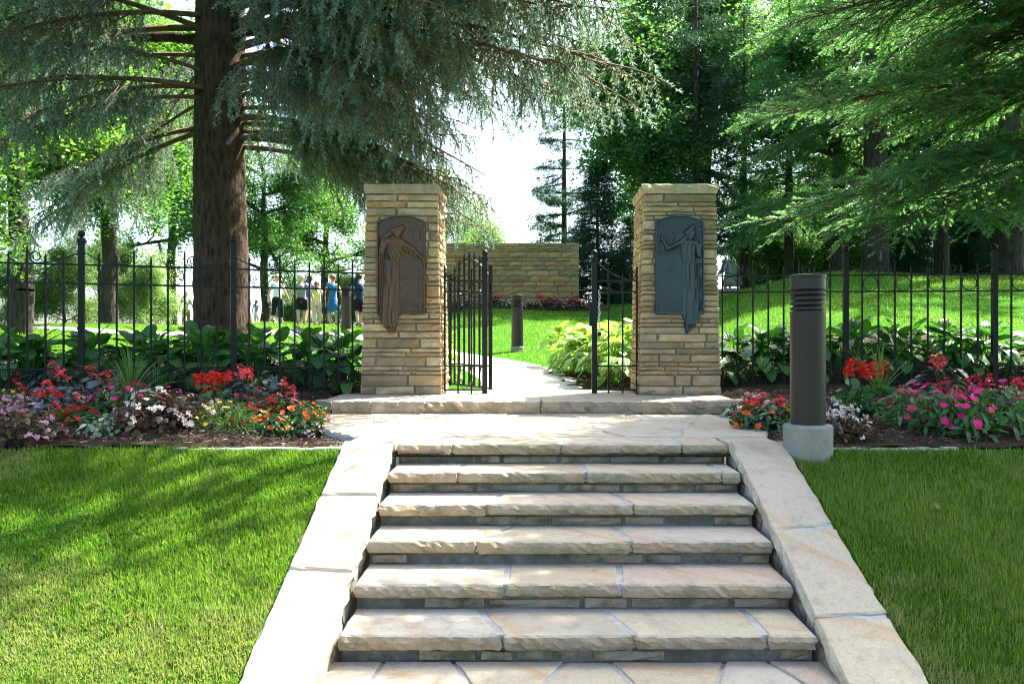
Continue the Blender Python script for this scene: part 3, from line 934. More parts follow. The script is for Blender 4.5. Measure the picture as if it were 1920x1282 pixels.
# ------------------------------------------------------------------ wrought iron
def picket_mesh(z0, z1, w=.0095):
    m = MB()
    m.box(-w, w, -w, w, z0, z1 - .05)
    m.add([(-w, -w, z1 - .05), (w, -w, z1 - .05), (w, w, z1 - .05), (-w, w, z1 - .05), (0, 0, z1)], [(0, 1, 4), (1, 2, 4), (2, 3, 4), (3, 0, 4)])
    return m.mesh('picket')
PICK = {}
def picket(x, z0, z1, parent, y=0.0, w=.0095):
    k = (round(z0, 2), round(z1, 2), w)
    if k not in PICK: PICK[k] = picket_mesh(z0, z1, w)
    return link('picket', PICK[k], parent, IRON, (x, y, 0))
def post(x, parent, top, s=.030, y=0.0):
    """top = height of the ball's top above the fence foot"""
    m = MB()
    m.box(-s, s, -s, s, -.05, top - .13)
    m.box(-s * 1.35, s * 1.35, -s * 1.35, s * 1.35, top - .135, top - .105)
    m.box(-s * 1.1, s * 1.1, -s * 1.1, s * 1.1, top - .105, top - .085)
    o = m.build('post', IRON, parent, loc=(x, y, 0))
    b = MB(); b.ball((0, 0, top - .038), .038, 14, 10); b.lathe([(.015, top - .086), (.015, top - .06)], 10)
    b.build('ball_finial', IRON, o, True)
    return o
def rail(x0, x1, z, parent, h=.009, d=.013, y=0.0):
    m = MB(); m.box(x0, x1, y - d, y + d, z - h, z + h)
    return m.build('rail', IRON, parent)
def strip(P, parent, name, w=.011, t=.0055):
    """flat bar bent in the plane of the fence"""
    P = np.array(P); d = np.gradient(P, axis=0); d = norm(d); n = np.stack([-d[:, 1], d[:, 0]], -1)
    V = []; Fc = []
    for (x, z), (nx, nz) in zip(P, n):
        V += [(x + nx * t, -w, z + nz * t), (x + nx * t, w, z + nz * t), (x - nx * t, w, z - nz * t), (x - nx * t, -w, z - nz * t)]
    for i in range(len(P) - 1):
        for k in range(4):
            a, b = i * 4 + k, i * 4 + (k + 1) % 4
            Fc.append((a, b, b + 4, a + 4))
    Fc += [(3, 2, 1, 0), tuple(range(len(V) - 4, len(V)))]
    return link(name, py_mesh(name, V, Fc), parent, IRON)
def swag(xp, xs, zp, zr, parent, curl=True):
    """bar that hangs from a post at (xp,zp) to the rail and ends in a scroll at xs"""
    s = 1 if xs > xp else -1; L = abs(xs - xp)
    P = []
    for t in np.linspace(0, 1, 14):
        P.append((xp + s * L * .80 * t, zr + .010 + (zp - zr - .010) * (1 - t) ** 1.9))
    if curl:
        cx, cz, rr = xp + s * L * .83, zr + .072, .060
        for a in np.linspace(-80, 400, 26):
            k = 1 - .62 * (a + 80) / 480
            P.append((cx + s * rr * k * math.cos(R(a)), cz + rr * k * math.sin(R(a))))
    return strip(P, parent, 'swag_scroll')
def ring(x, z, rx, rz, parent):
    P = [(x + rx * math.cos(a), z + rz * math.sin(a)) for a in np.linspace(0, 2 * math.pi, 21)]
    return strip(P, parent, 'ring', .008, .0036)
def screen(x0, x1, z0, z1, parent):
    m = MB()
    for x in np.arange(x0 + .01, x1, .021): m.box(x - .0022, x + .0022, -.002, .002, z0, z1)
    for z in np.arange(z0, z1, .045): m.box(x0, x1, .0025, .005, z - .002, z + .002)
    return m.build('screen_mesh', IRON, parent)

ZT, Z2, ZB = 1.425, 1.225, .325          # rails above the fence foot
def fence_bay(A, B, parent, n=9, swag_l=True, swag_r=True, post_l=False, post_r=True, ptop=1.79):
    """bay between two posts; the bay's own frame becomes a part of the fence"""
    A = np.array(A); B = np.array(B)
    L = float(np.linalg.norm(B - A)); rz = math.atan2(B[1] - A[1], B[0] - A[0])
    bay = bpy.data.objects.new('fence_bay', None); COL.objects.link(bay); bay.parent = parent
    bay.empty_display_size = .1
    bay.location = (A[0], A[1], ZP); bay.rotation_euler = (0, 0, rz)
    for z in (ZT, Z2, ZB): rail(0, L, z, bay)
    rail(0, L, .03, bay)
    st = L / n
    for i in range(1, n):
        up = .16 if i in (1, n - 1) else .125
        if i in (3, n - 3): up = .20
        picket(i * st, .0, ZT + up, bay)
    for i in range(1, n, 2):
        ring((i + .5) * st, (ZT + Z2) / 2, st / 2 - .012, (ZT - Z2) / 2 - .010, bay)
        if i < n - 1: ring((i + .5) * st, (.03 + ZB) / 2, st / 2 - .012, (ZB - .03) / 2 - .012, bay)
    if swag_l: swag(.03, st * 3, ptop - .24, ZT, bay)
    if swag_r: swag(L - .03, L - st * 3, ptop - .24, ZT, bay)
    screen(.0, L, .03, ZB, bay)
    if post_r: post(L, bay, ptop)
    if post_l: post(0, bay, ptop)
    return bay
FL0 = (PLX - .46, 9.50); FL1 = (-3.285, 8.90); FL2 = (-4.715, 8.42); FL3 = (-6.15, 7.96)
fl = empty('iron_fence', (FL0[0], FL0[1], ZP), 0, 'black iron fence with scrolls running from the brown-plaque pillar past the spruce trunk', 'fence')
fr_ = empty('iron_fence', (PRX + .46, 9.9, ZP), 0, 'black iron fence with scrolls running from the blue-plaque pillar behind the bollard', 'fence')
def rel(o):
    """keep a child's world place under a parent that is only moved"""
    return o
def bay_in(parent, A, B, **k):
    b = fence_bay(A, B, parent, **k)
    b.location = (A[0] - parent.location.x, A[1] - parent.location.y, 0)
    return b
bay_in(fl, FL1, FL0, post_l=True, post_r=False)
bay_in(fl, FL2, FL1, post_l=True, post_r=False)
bay_in(fl, FL3, FL2, post_l=True, post_r=False)
FR0 = (PRX + .46, 9.90); FR1 = (3.905, 9.77); FR2 = (5.635, 9.61); FR3 = (7.36, 9.44)
bay_in(fr_, FR0, FR1); bay_in(fr_, FR1, FR2); bay_in(fr_, FR2, FR3)

# fixed side panels of the gateway and the single leaf that stands open
GY = 9.42
def gate_panel(x_post, x_pil, label):
    p = empty('gate_side_panel', (x_post, GY, ZP), 0, label, 'gate panel')
    L = x_pil - x_post; s = 1 if L > 0 else -1; a = abs(L)
    po = post(0, p, 1.70, .031)
    for z in (1.335, 1.20, .325, .045): rail(min(0, L), max(0, L), z, p)
    picket(L, .0, 1.53, p, w=.011)
    for i in (1, 2): picket(L * i / 3, .0, 1.335 + (.17 if i == 1 else .10), p)
    P = [(s * (.03 + (a * .80) * t), 1.35 + .22 * (1 - t) ** 1.8) for t in np.linspace(0, 1, 12)]
    cx, rr = s * (a - .052), .042
    for an in np.linspace(-80, 360, 22):
        k = 1 - .5 * (an + 80) / 440
        P.append((cx + s * rr * k * math.cos(R(an)), 1.40 + rr * k * math.sin(R(an))))
    strip(P, p, 'swag_scroll')
    ring(L * .5, 1.2675, a / 6 - .012, .056, p)
    ring(L * .5, .185, a / 6 - .012, .125, p)
    return p
GLX, GRX = (909 - 989) / F * GY, (1114.5 - 989) / F * GY
gate_panel(GLX, (834 - 989) / F * GY, 'black iron fixed gate panel with ball-topped post beside the brown-plaque pillar')
gr = gate_panel(GRX, (1194 - 989) / F * GY, 'black iron fixed gate panel with ball-topped post beside the blue-plaque pillar')
m = MB(); m.box(-.062, -.033, -.02, .02, .80, 1.08); m.box(-.075, -.06, -.012, .012, 1.02, 1.16)
m.build('latch_box', IRON, gr)
# gate leaf, hinged on the west post and swung inwards
LW = 1.20
leaf = empty('gate_leaf', (GLX + .065, GY + .03, ZP), R(119), 'open black iron gate leaf with arched top, swung back behind the side panel', 'gate')
def arc(t): return 1.40 + .30 * math.sin(math.pi * t) ** .8
m = MB(); m.box(-.018, .018, -.018, .018, .04, 1.52); m.build('hinge_stile', IRON, leaf)
m = MB(); m.box(LW - .018, LW + .018, -.018, .018, .04, 1.50); m.build('latch_stile', IRON, leaf)
for z in (1.335, 1.20, .325, .06): rail(0, LW, z, leaf)
strip([(LW * t, 1.38 + .26 * math.sin(math.pi * t)) for t in np.linspace(0, 1, 25)], leaf, 'arched_rail', .014, .008)
for i in range(1, 8):
    t = i / 8
    picket(LW * t, .06, 1.38 + .26 * math.sin(math.pi * t) + .11, leaf, w=.0105)
for i in range(1, 7, 2):
    ring(LW * (i + .5) / 8, 1.2675, LW / 16 - .01, .056, leaf)
    ring(LW * (i + .5) / 8, .19, LW / 16 - .01, .12, leaf)
for z in (.25, 1.25):
    m = MB(); m.tube([(-.025, 0, z - .05), (-.025, 0, z + .05)], .014, 8); m.build('hinge', IRON, leaf)
# chain and padlock hanging on the latch post
STEEL = plainmat('galvanised_chain', (.52, .52, .52), .35, .9, .5)
ch = empty('gate_chain', (GRX + .055, GY - .03, ZP + 1.19), 0, 'bright steel chain with dark padlock hanging from the latch post', 'chain')
lk = MB(); lk.tube([(.011 * math.cos(a), 0, .021 * math.sin(a)) for a in np.linspace(0, 2 * math.pi, 13)], .0042, 6, cap=False)
lkm = lk.mesh('chain_link', True)
z = .01
for i in range(15):
    link('chain_link', lkm, ch, STEEL, (.004 * math.sin(i), 0, z), (0, 0, R(90 * (i % 2) + 20)))
    z -= .031
m = MB(); m.box(-.02, .02, -.010, .010, z - .055, z - .005); pk = m.build('padlock_body', IRON, ch)
m = MB(); m.tube([(.013 * math.cos(a), 0, z + .016 * math.sin(a)) for a in np.linspace(0, math.pi, 9)], .0035, 6); m.build('shackle', STEEL, ch)

# ------------------------------------------------------------------ bollard lights
def bollard(x, y, label, base_h=.21, base_r=.172, n=40):
    z = gz(x, y)
    b = empty('light_bollard', (x, y, z), 0, label, 'bollard', 'bollard lights')
    r = .122; H = 1.065
    m = MB(); m.lathe([(base_r - .004, -.15), (base_r, base_h - .02), (base_r - .006, base_h - .006), (base_r - .02, base_h)], n); m.build('concrete_footing', CONCRETE, b, False)
    z0 = base_h
    m = MB(); m.lathe([(r, z0), (r, z0 + H * .755), (r - .004, z0 + H * .757)], n); m.build('shaft', BOLL, b, True)
    m = MB(); m.lathe([(r - .024, z0 + H * .75), (r - .024, z0 + H * .90)], n); m.build('louvre_core', IRON, b, True)
    for k in range(4):
        zz = z0 + H * (.766 + k * .0345)
        m = MB(); m.lathe([(r - .028, zz + .012), (r, zz - .002), (r + .001, zz + .010), (r - .002, zz + .016), (r - .028, zz + .026)], n); m.build('louvre', BOLL, b, True)
    m = MB(); m.lathe([(r - .02, z0 + H * .898), (r, z0 + H * .90), (r, z0 + H * .975), (r - .002, z0 + H * .976)], n); m.build('head', BOLL, b, True)
    m = MB(); m.lathe([(r - .003, z0 + H * .972), (r + .004, z0 + H * .978), (r + .004, z0 + H * .996), (r - .004, z0 + H), (.02, z0 + H + .004)], n); m.build('cap', BOLL, b, False)
    return b
BX, BY = (1522 - 989) / F * 5.62, 5.62 + .02
bb = bollard(BX, 5.70, 'tall dark bronze bollard light on a concrete footing beside the stairs')
bb.location.z = .815
bollard((970 - 989) / F * 16.5, 16.5, 'dark bollard light beside the path seen through the open gate', .10, .14)
bollard((649 - 989) / F * 20, 20, 'dark bollard light beside the brown-plaque pillar near the walkers', .10, .14)
# ------------------------------------------------------------------ leaf shapes
def leaf_grid(L, W, nl=6, nw=4, fold=.18, droop=.5, wave=.0, heart=.5, seed=0):
    """blade along +x from the origin: folded on the midrib and curving down"""
    r = np.random.default_rng(seed)
    V = []; T = []
    for i in range(nl + 1):
        t = i / nl
        w = W * (max(t, .0) ** heart) * ((1 - t) ** .62) * 1.75 if 0 < t < 1 else (W * .10 if t == 0 else 0)
        x = L * t; z = -droop * L * t * t
        for j in range(nw + 1):
            s = j / nw * 2 - 1
            V.append((x - .10 * L * abs(s) * (1 - t) * (heart < .5), s * w / 2, z + fold * abs(s) * w * .5 - .25 * fold * w * s * s + wave * math.sin(t * 12 + s * 3) * abs(s)))
    for i in range(nl):
        for j in range(nw):
            a = i * (nw + 1) + j
            T += [(a, a + nw + 1, a + nw + 2), (a, a + nw + 2, a + 1)]
    return np.array(V), np.array(T)

# ------------------------------------------------------------------ hostas: every leaf is a part
HLEAF = []
def hosta_leaf(reach, height, L, W, pitch, seed, droop):
    V, T = leaf_grid(L, W, 6, 4, .30, droop, .006, .42, seed)
    c, s = math.cos(pitch), math.sin(pitch)
    V = V @ np.array([[c, 0, s], [0, 1, 0], [-s, 0, c]])
    V = V + np.array([reach, 0, height])
    # leaf stalk
    P = [np.array([reach * t ** 1.3, 0, height * (1 - (1 - t) ** 1.6)]) for t in np.linspace(0, 1, 4)]
    b = len(V); S = []
    for p in P: S += [p + [0, -.005, 0], p + [0, .005, .002]]
    for i in range(3): T = np.concatenate([T, [[b + 2 * i, b + 2 * i + 1, b + 2 * i + 3], [b + 2 * i, b + 2 * i + 3, b + 2 * i + 2]]])
    V = np.concatenate([V, S])
    return np_mesh('leaf', V, T, np.full(len(V), (seed * .37) % 1.0), True)
for k, (re, he, L, W, pi_, dr) in enumerate([(.06, .50, .22, .165, .75, .35), (.10, .47, .235, .17, .45, .5), (.15, .46, .23, .18, .25, .55), (.20, .42, .23, .17, .10, .6),
                                            (.26, .38, .22, .17, -.02, .6), (.30, .32, .22, .16, -.15, .6), (.34, .25, .21, .155, -.25, .55), (.36, .17, .20, .15, -.35, .5), (.13, .52, .20, .14, .95, .3)]):
    HLEAF.append(hosta_leaf(re, he, L, W, pi_, k + 1, dr))
HSMALL = [hosta_leaf(re, he, .175 + .01 * (k % 3), .145, pi_, k + 21, dr) for k, (re, he, pi_, dr) in enumerate([(.05, .55, .8, .35), (.11, .53, .5, .5), (.18, .51, .25, .55), (.24, .46, .1, .6), (.30, .40, 0, .6), (.35, .32, -.15, .6), (.38, .23, -.25, .55), (.40, .14, -.35, .5), (.14, .56, .6, .3), (.27, .44, .2, .5), (.33, .35, .05, .5)])]
def hosta(x, y, s, label, group, mat=HOSTA, n=54, dz=0.0, kit=None):
    p = empty('hosta_plant', (x, y, gz(x, y) + dz), rng.uniform(0, 6.28), label, 'hosta', group)
    for i in range(n):
        kt = kit or HLEAF
        me = kt[(i * 7 + int(rng.integers(3))) % len(kt)]
        o = bpy.data.objects.new('leaf', me); COL.objects.link(o); o.parent = p
        if not me.materials: me.materials.append(mat)
        o.material_slots[0].link = 'OBJECT'; o.material_slots[0].material = mat
        o.rotation_euler = (rng.normal(0, .16), rng.normal(0, .12), i * 2.399 + rng.normal(0, .25))
        q = s * rng.uniform(.8, 1.15); o.scale = (q, q * rng.uniform(.9, 1.12), q)
    return p
ORD = ['first', 'second', 'third', 'fourth', 'fifth', 'sixth', 'seventh', 'eighth', 'ninth']
def along(A, B, t): return (A[0] + (B[0] - A[0]) * t, A[1] + (B[1] - A[1]) * t)
for i in range(8):
    x = -2.15 - i * .56; yf = 9.45 + (x + 1.95) * .34
    hosta(x + rng.normal(0, .05), yf + .55 + rng.normal(0, .06), 1.10, ORD[i] + ' hosta from the brown-plaque pillar directly behind the fence', 'front row of hostas behind the spruce-side fence')
    hosta(x - .25 + rng.normal(0, .06), yf + 1.15 + rng.normal(0, .08), 1.08, ORD[i] + ' hosta from the brown-plaque pillar in the row at the spruce foot', 'back row of hostas behind the spruce-side fence', n=44)
for i in range(9):
    x = 2.45 + i * .57; yf = 9.95 - i * .035
    hosta(x + rng.normal(0, .05), yf + .34 + rng.normal(0, .06), 1.02, ORD[i] + ' hosta from the blue-plaque pillar directly behind the fence', 'front row of hostas below the grass slope')
    hosta(x + .25 + rng.normal(0, .06), yf + .90 + rng.normal(0, .08), .98, ORD[i] + ' hosta from the blue-plaque pillar in the row against the grass slope', 'back row of hostas below the grass slope', n=44)
for i, (x, y, s) in enumerate([(.62, 13.0, 1.0), (.95, 12.3, 1.12), (1.05, 11.5, 1.18), (1.18, 10.75, 1.2), (1.55, 11.9, 1.2), (1.7, 11.0, 1.2), (1.75, 12.7, 1.1), (1.95, 10.45, 1.1), (.72, 12.0, .9), (2.3, 11.6, 1.15)]):
    hosta(x, y, s, 'sunlit lime-green hosta bulging over the path edge inside the gate', 'lime hostas inside the gate', LIME, 62, 0, HSMALL)
for i, (x, y, s) in enumerate([(-1.28, 11.2, .9), (-1.32, 12.0, .9), (-1.75, 10.6, .9)]):
    hosta(x, y, s, 'green hosta behind the open gate leaf at the path edge', 'hostas behind the gate leaf', LIME if i < 2 else HOSTA, 40, 0, HSMALL)

# ------------------------------------------------------------------ bedding plants
def mound(tv, tt, n, rad, hgt, size, seed, spread=.6, inner=.35, up=.45):
    """leaves over a dome: denser outside, facing outwards and up"""
    r = np.random.default_rng(seed)
    th = r.uniform(0, 2 * math.pi, n); ph = np.arccos(r.uniform(.0, 1, n)); rr = r.uniform(inner, 1, n) ** .5
    D = np.stack([np.sin(ph) * np.cos(th), np.sin(ph) * np.sin(th), np.cos(ph)], -1)
    P = D * rr[:, None] * np.array([rad, rad, hgt])
    out = norm(np.stack([np.cos(th), np.sin(th), np.full(n, .1)], -1) + r.normal(0, .45, (n, 3)))
    upv = norm(D + np.array([0, 0, up]) + r.normal(0, .35, (n, 3)))
    M = frames(out, upv) * (size * r.uniform(.65, 1.25, n))[:, None, None]
    return soup(tv, tt, M, P, r.random(n))
def petals(n, r, w, cup=.15, seed=0):
    V = [(0, 0, 0)]; T = []
    for k in range(n):
        a = 2 * math.pi * k / n; b = len(V); da = w
        for q, rr, z in ((a - da, r * .62, cup * r * .4), (a - da * .6, r, cup * r), (a + da * .6, r * .98, cup * r * .8), (a + da, r * .62, cup * r * .5)):
            V.append((rr * math.cos(q), rr * math.sin(q), z))
        T += [(0, b, b + 1), (0, b + 1, b + 2), (0, b + 2, b + 3)]
    return np.array(V), np.array(T)
def soup_mesh(name, parts, smooth=False):
    V, T, t = join(parts); return np_mesh(name, V, T, t, smooth)
IDM = np.eye(3)[None]
def rotm(n, tilt, seed):
    r = np.random.default_rng(seed)
    up = norm(np.array([0, 0, 1.]) + r.normal(0, tilt, (n, 3)))
    return frames(norm(rvec(n, r) * [1, 1, .01]), up)
# flower heads, shared between plants
_pv, _pt = petals(5, .030, .66, .22)
FM_IMP = np_mesh('flower', _pv, _pt, np.zeros(len(_pv)))
_pv, _pt = petals(4, .0135, .55, .35)
def cluster(tv, tt, n, rad, seed, sq=(1, 1, 1), tilt=.8):
    r = np.random.default_rng(seed)
    return soup_mesh('flower', [soup(tv, tt, rotm(n, tilt, seed), r.normal(0, rad, (n, 3)) * sq, r.random(n))])
FM_WAX = [cluster(_pv, _pt, 4, .012, k) for k in range(3)]
_qv, _qt = petals(4, .021, .6, .5)
FM_WING = [cluster(_qv, _qt, 13, .026, 10 + k, (1, 1, 1.1), 1.2) for k in range(3)]
_yv, _yt = petals(5, .017, .5, .1)
FM_BID = np_mesh('flower', _yv, _yt, np.zeros(len(_yv)))
def salvia():
    r = np.random.default_rng(4); n = 34
    z = r.uniform(0, .11, n); a = r.uniform(0, 6.28, n); rad = .020 * (1 - z / .14)
    P = np.stack([rad * np.cos(a), rad * np.sin(a), z], -1)
    d = norm(np.stack([np.cos(a), np.sin(a), np.full(n, .7)], -1))
    tv = np.array([(0, -.004, 0), (0, .004, 0), (.022, .007, .002), (.026, -.006, -.004)]); tt = np.array([(0, 2, 1), (0, 3, 2)])
    return soup_mesh('flower', [soup(tv, tt, frames(d, np.tile([0, 0, 1.], (n, 1))), P, r.random(n))])
FM_SAL = salvia()
LV = {'round': leaf_grid(1, .95, 3, 2, .2, .25, 0, .4), 'lance': leaf_grid(1, .36, 4, 2, .35, .45, 0, .6), 'heart': leaf_grid(1, .70, 4, 2, .3, .45, 0, .42), 'wing': leaf_grid(1, .48, 4, 2, .3, .5, 0, .42), 'fine': leaf_grid(1, .10, 2, 2, .2, .3, 0, .5)}
KIND = {  # leaf, leaf material, leaves, leaf size, flower meshes, flowers, radius, height
    'wax_dark': ('round', DARKLEAF, 240, .042, FM_WAX, 34, .20, .20),
    'wax_green': ('round', BEDLEAF, 190, .048, FM_WAX, 34, .18, .17),
    'wing': ('wing', SLATELEAF, 120, .115, FM_WING, 11, .30, .33),
    'impatiens': ('lance', BEDLEAF, 230, .105, [FM_IMP], 36, .30, .29),
    'salvia': ('heart', BEDLEAF, 170, .085, [FM_SAL], 12, .22, .25),
    'bidens': ('fine', FINELEAF, 900, .050, [FM_BID], 14, .20, .19),
    'variegated': ('heart', PALELEAF, 95, .046, [], 0, .20, .14),
    'caladium': ('heart', CALAD, 20, .20, [], 0, .26, .36),
}
NAMES = {'wax_dark': 'wax_begonia', 'wax_green': 'wax_begonia', 'wing': 'dragon_wing_begonia', 'impatiens': 'impatiens_plant', 'salvia': 'salvia_plant', 'bidens': 'bidens_plant', 'variegated': 'trailing_plant', 'caladium': 'caladium_plant', 'spike': 'spike_grass'}
FOLC = {}
def bed_plant(kind, x, y, colour, label, s=1.0, dens=1.0, group=None, z=None):
    lf, lm, nl, ls, fms, nf, rad, hgt = KIND[kind]
    p = empty(NAMES[kind], (x, y, (gz(x, y) if z is None else z) + .01), rng.uniform(0, 6.28), label, 'flowering plant' if nf else 'foliage plant', group)
    key = (kind, int(rng.integers(2)))
    if key not in FOLC:
        tv, tt = LV[lf]
        parts = [mound(tv, tt, nl, rad, hgt, ls, 50 + len(FOLC), inner=.25)]
        r = np.random.default_rng(len(FOLC)); k = 14
        a = r.uniform(0, 6.28, k); q = r.uniform(.2, .75, k) * rad
        tips = np.stack([q * np.cos(a), q * np.sin(a), hgt * r.uniform(.4, .85, k)], -1)
        parts.append(tubes_np(tips * [.1, .1, 0] - [0, 0, .03], tips, .006, .003, 3))
        FOLC[key] = soup_mesh('foliage', parts, True)
        FOLC[key].materials.append(lm)
    f = link('foliage', FOLC[key], p, None, scl=s)
    n = int(nf * dens)
    for i in range(n):
        th = i * 2.399 + rng.normal(0, .3)
        cz = rng.uniform(.12, 1) if kind not in ('salvia',) else rng.uniform(.75, 1)
        ph = math.acos(cz)
        D = np.array([math.sin(ph) * math.cos(th), math.sin(ph) * math.sin(th), math.cos(ph)])
        P = D * np.array([rad, rad, hgt]) * s * rng.uniform(.97, 1.10)
        if kind == 'salvia': P[2] = hgt * s * rng.uniform(.85, 1.12)
        if kind == 'wing': P = P * [.95, .95, 1.0] + [0, 0, .02]
        me = fms[int(rng.integers(len(fms)))]
        o = bpy.data.objects.new('flower', me); COL.objects.link(o); o.parent = p
        if not me.materials: me.materials.append(FL[colour])
        o.material_slots[0].link = 'OBJECT'; o.material_slots[0].material = FL[colour]
        o.location = P
        if kind == 'impatiens' or kind == 'bidens' or kind.startswith('wax'):
            d = Vector(D) + Vector((rng.normal(0, .3), rng.normal(0, .3), .35))
            o.rotation_euler = d.to_track_quat('Z', 'Y').to_euler()
        else:
            o.rotation_euler = (rng.normal(0, .2), rng.normal(0, .2), rng.uniform(0, 6))
        o.scale = (s * rng.uniform(.75, 1.2),) * 3
    return p
def px(u, v, z=.9):
    """ground point on the planting bed for a measured position"""
    for _ in range(6):
        y = F * (CAMZ - z) / (v - 641.0); x = (u - 989) / F * y; z = gz(x, y) + .02
    return x, y
def spike(x, y, label, s=1.0, n=90):
    p = empty('spike_grass', (x, y, gz(x, y)), 0, label, 'grass plant')
    r = np.random.default_rng(int(abs(x) * 100)); parts = []
    m = 7
    for i in range(n):
        a = r.uniform(0, 6.28); lean = abs(r.normal(0, .55)); L = r.uniform(.38, .72) * s
        t = np.linspace(0, 1, m)
        out = lean * L * t ** 1.8; h = L * (t - .28 * lean * t ** 2.5)
        c = np.stack([out * math.cos(a), out * math.sin(a), h], -1)
        w = .0085 * (1 - t) ** .6 + .0005
        sd = np.array([-math.sin(a), math.cos(a), 0])
        V = np.concatenate([c - sd * w[:, None], c + sd * w[:, None] + [0, 0, .002]])
        T = []
        for k in range(m - 1): T += [(k, k + 1, m + k + 1), (k, m + k + 1, m + k)]
        parts.append((V, np.array(T), np.full(len(V), r.random())))
    link('blades', soup_mesh('blades', parts), p, SPIKE)
    return p

# (kind, u, v of its foot, flower colour, label, size)
LBED = [
    ('caladium', 45, 730, None, 'mottled red caladium at the far end of the spruce-side bed', 1.0),
    ('wing', 78, 748, 'coral', 'coral dragon-wing begonia in front of the mottled caladium', .95),
    ('salvia', 128, 742, 'scarlet', 'scarlet salvia low behind the coral begonias', .8),
    ('impatiens', 128, 785, 'magenta', 'magenta impatiens between the white and the lilac begonias', .6),
    ('impatiens', 322, 775, 'magenta', 'magenta impatiens behind the large blush begonia', .7),
    ('wax_green', 362, 775, 'scarlet', 'scarlet begonia between blush begonia and salvia', .9),
    ('impatiens', 440, 778, 'magenta', 'magenta impatiens under the broad coral begonia', .62),
    ('wax_green', 508, 800, 'scarlet', 'scarlet begonia squeezed behind the orange impatiens', .85),
    ('impatiens', 575, 800, 'orange', 'second orange impatiens spilling toward the landing', .6),
    ('impatiens', 500, 822, 'orange', 'low orange impatiens at the front beside the scarlet begonia', .55),
    ('bidens', 12, 762, 'yellow', 'yellow bidens half cut off by the picture edge', .9),
    ('wing', 148, 762, 'coral', 'coral dragon-wing begonia standing behind the small white begonias', 1.05),
    ('wing', 95, 790, 'coral', 'low coral dragon-wing begonia above the lilac-pink begonia', .8),
    ('wax_dark', 22, 790, 'pink', 'pale mauve begonia at the picture edge below the bidens', .95),
    ('wax_dark', 45, 812, 'pink', 'lilac-pink wax begonia at the front corner of the bed', 1.15),
    ('wax_green', 118, 822, 'scarlet', 'small scarlet begonia alone at the front in the mulch', .75),
    ('wax_green', 150, 798, 'scarlet', 'scarlet begonia with green leaves behind the lone small one', .85),
    ('wax_dark', 178, 778, 'white', 'white wax begonia with bronze leaves beside the coral begonia', 1.05),
    ('impatiens', 232, 780, 'magenta', 'magenta impatiens with pale-edged leaves in front of the spiky grass', .92),
    ('variegated', 205, 806, None, 'white-edged trailing foliage below the magenta impatiens', 1.0),
    ('variegated', 262, 830, None, 'single sprig of white-edged foliage lying on the mulch front', .40),
    ('wax_dark', 290, 818, 'blush', 'large blush-white begonia with bronze leaves at the bed front', 1.35),
    ('wax_dark', 345, 798, 'blush', 'blush begonia climbing behind the large front one', 1.15),
    ('salvia', 305, 742, 'scarlet', 'scarlet salvia beside the spiky grass', .85),
    ('wing', 372, 742, 'coral', 'dark-leaved begonia with one coral cluster close to the fence post', .85),
    ('salvia', 402, 778, 'scarlet', 'scarlet salvia with heart-shaped leaves mid-bed', .95),
    ('wing', 478, 775, 'coral', 'broad dark-leaved coral begonia behind the yellow and orange flowers', 1.1),
    ('bidens', 422, 800, 'yellow', 'yellow bidens with feathery foliage beside the orange impatiens', 1.05),
    ('wax_green', 468, 818, 'scarlet', 'low scarlet begonia at the foot of the orange impatiens', .9),
    ('impatiens', 532, 812, 'orange', 'bright orange impatiens near the landing corner', .88),
    ('wax_dark', 580, 818, 'blush', 'small blush begonia right at the landing corner', .62),
    ('wax_dark', 512, 770, 'pink', 'pink begonia between the coral begonia and the landing', .7),
    ('impatiens', 545, 765, 'magenta', 'lone magenta impatiens close to the threshold step', .40),
]
for k, u, v, c, lab, s in LBED:
    x, y = px(u, v); bed_plant(k, x, y, c, lab, s * 1.14, dens=.35 if 'one coral' in lab or 'lone magenta' in lab else 1.0)
x, y = px(245, 768); spike(x, y, 'tall spiky green grass rising among the red flowers', 1.0)
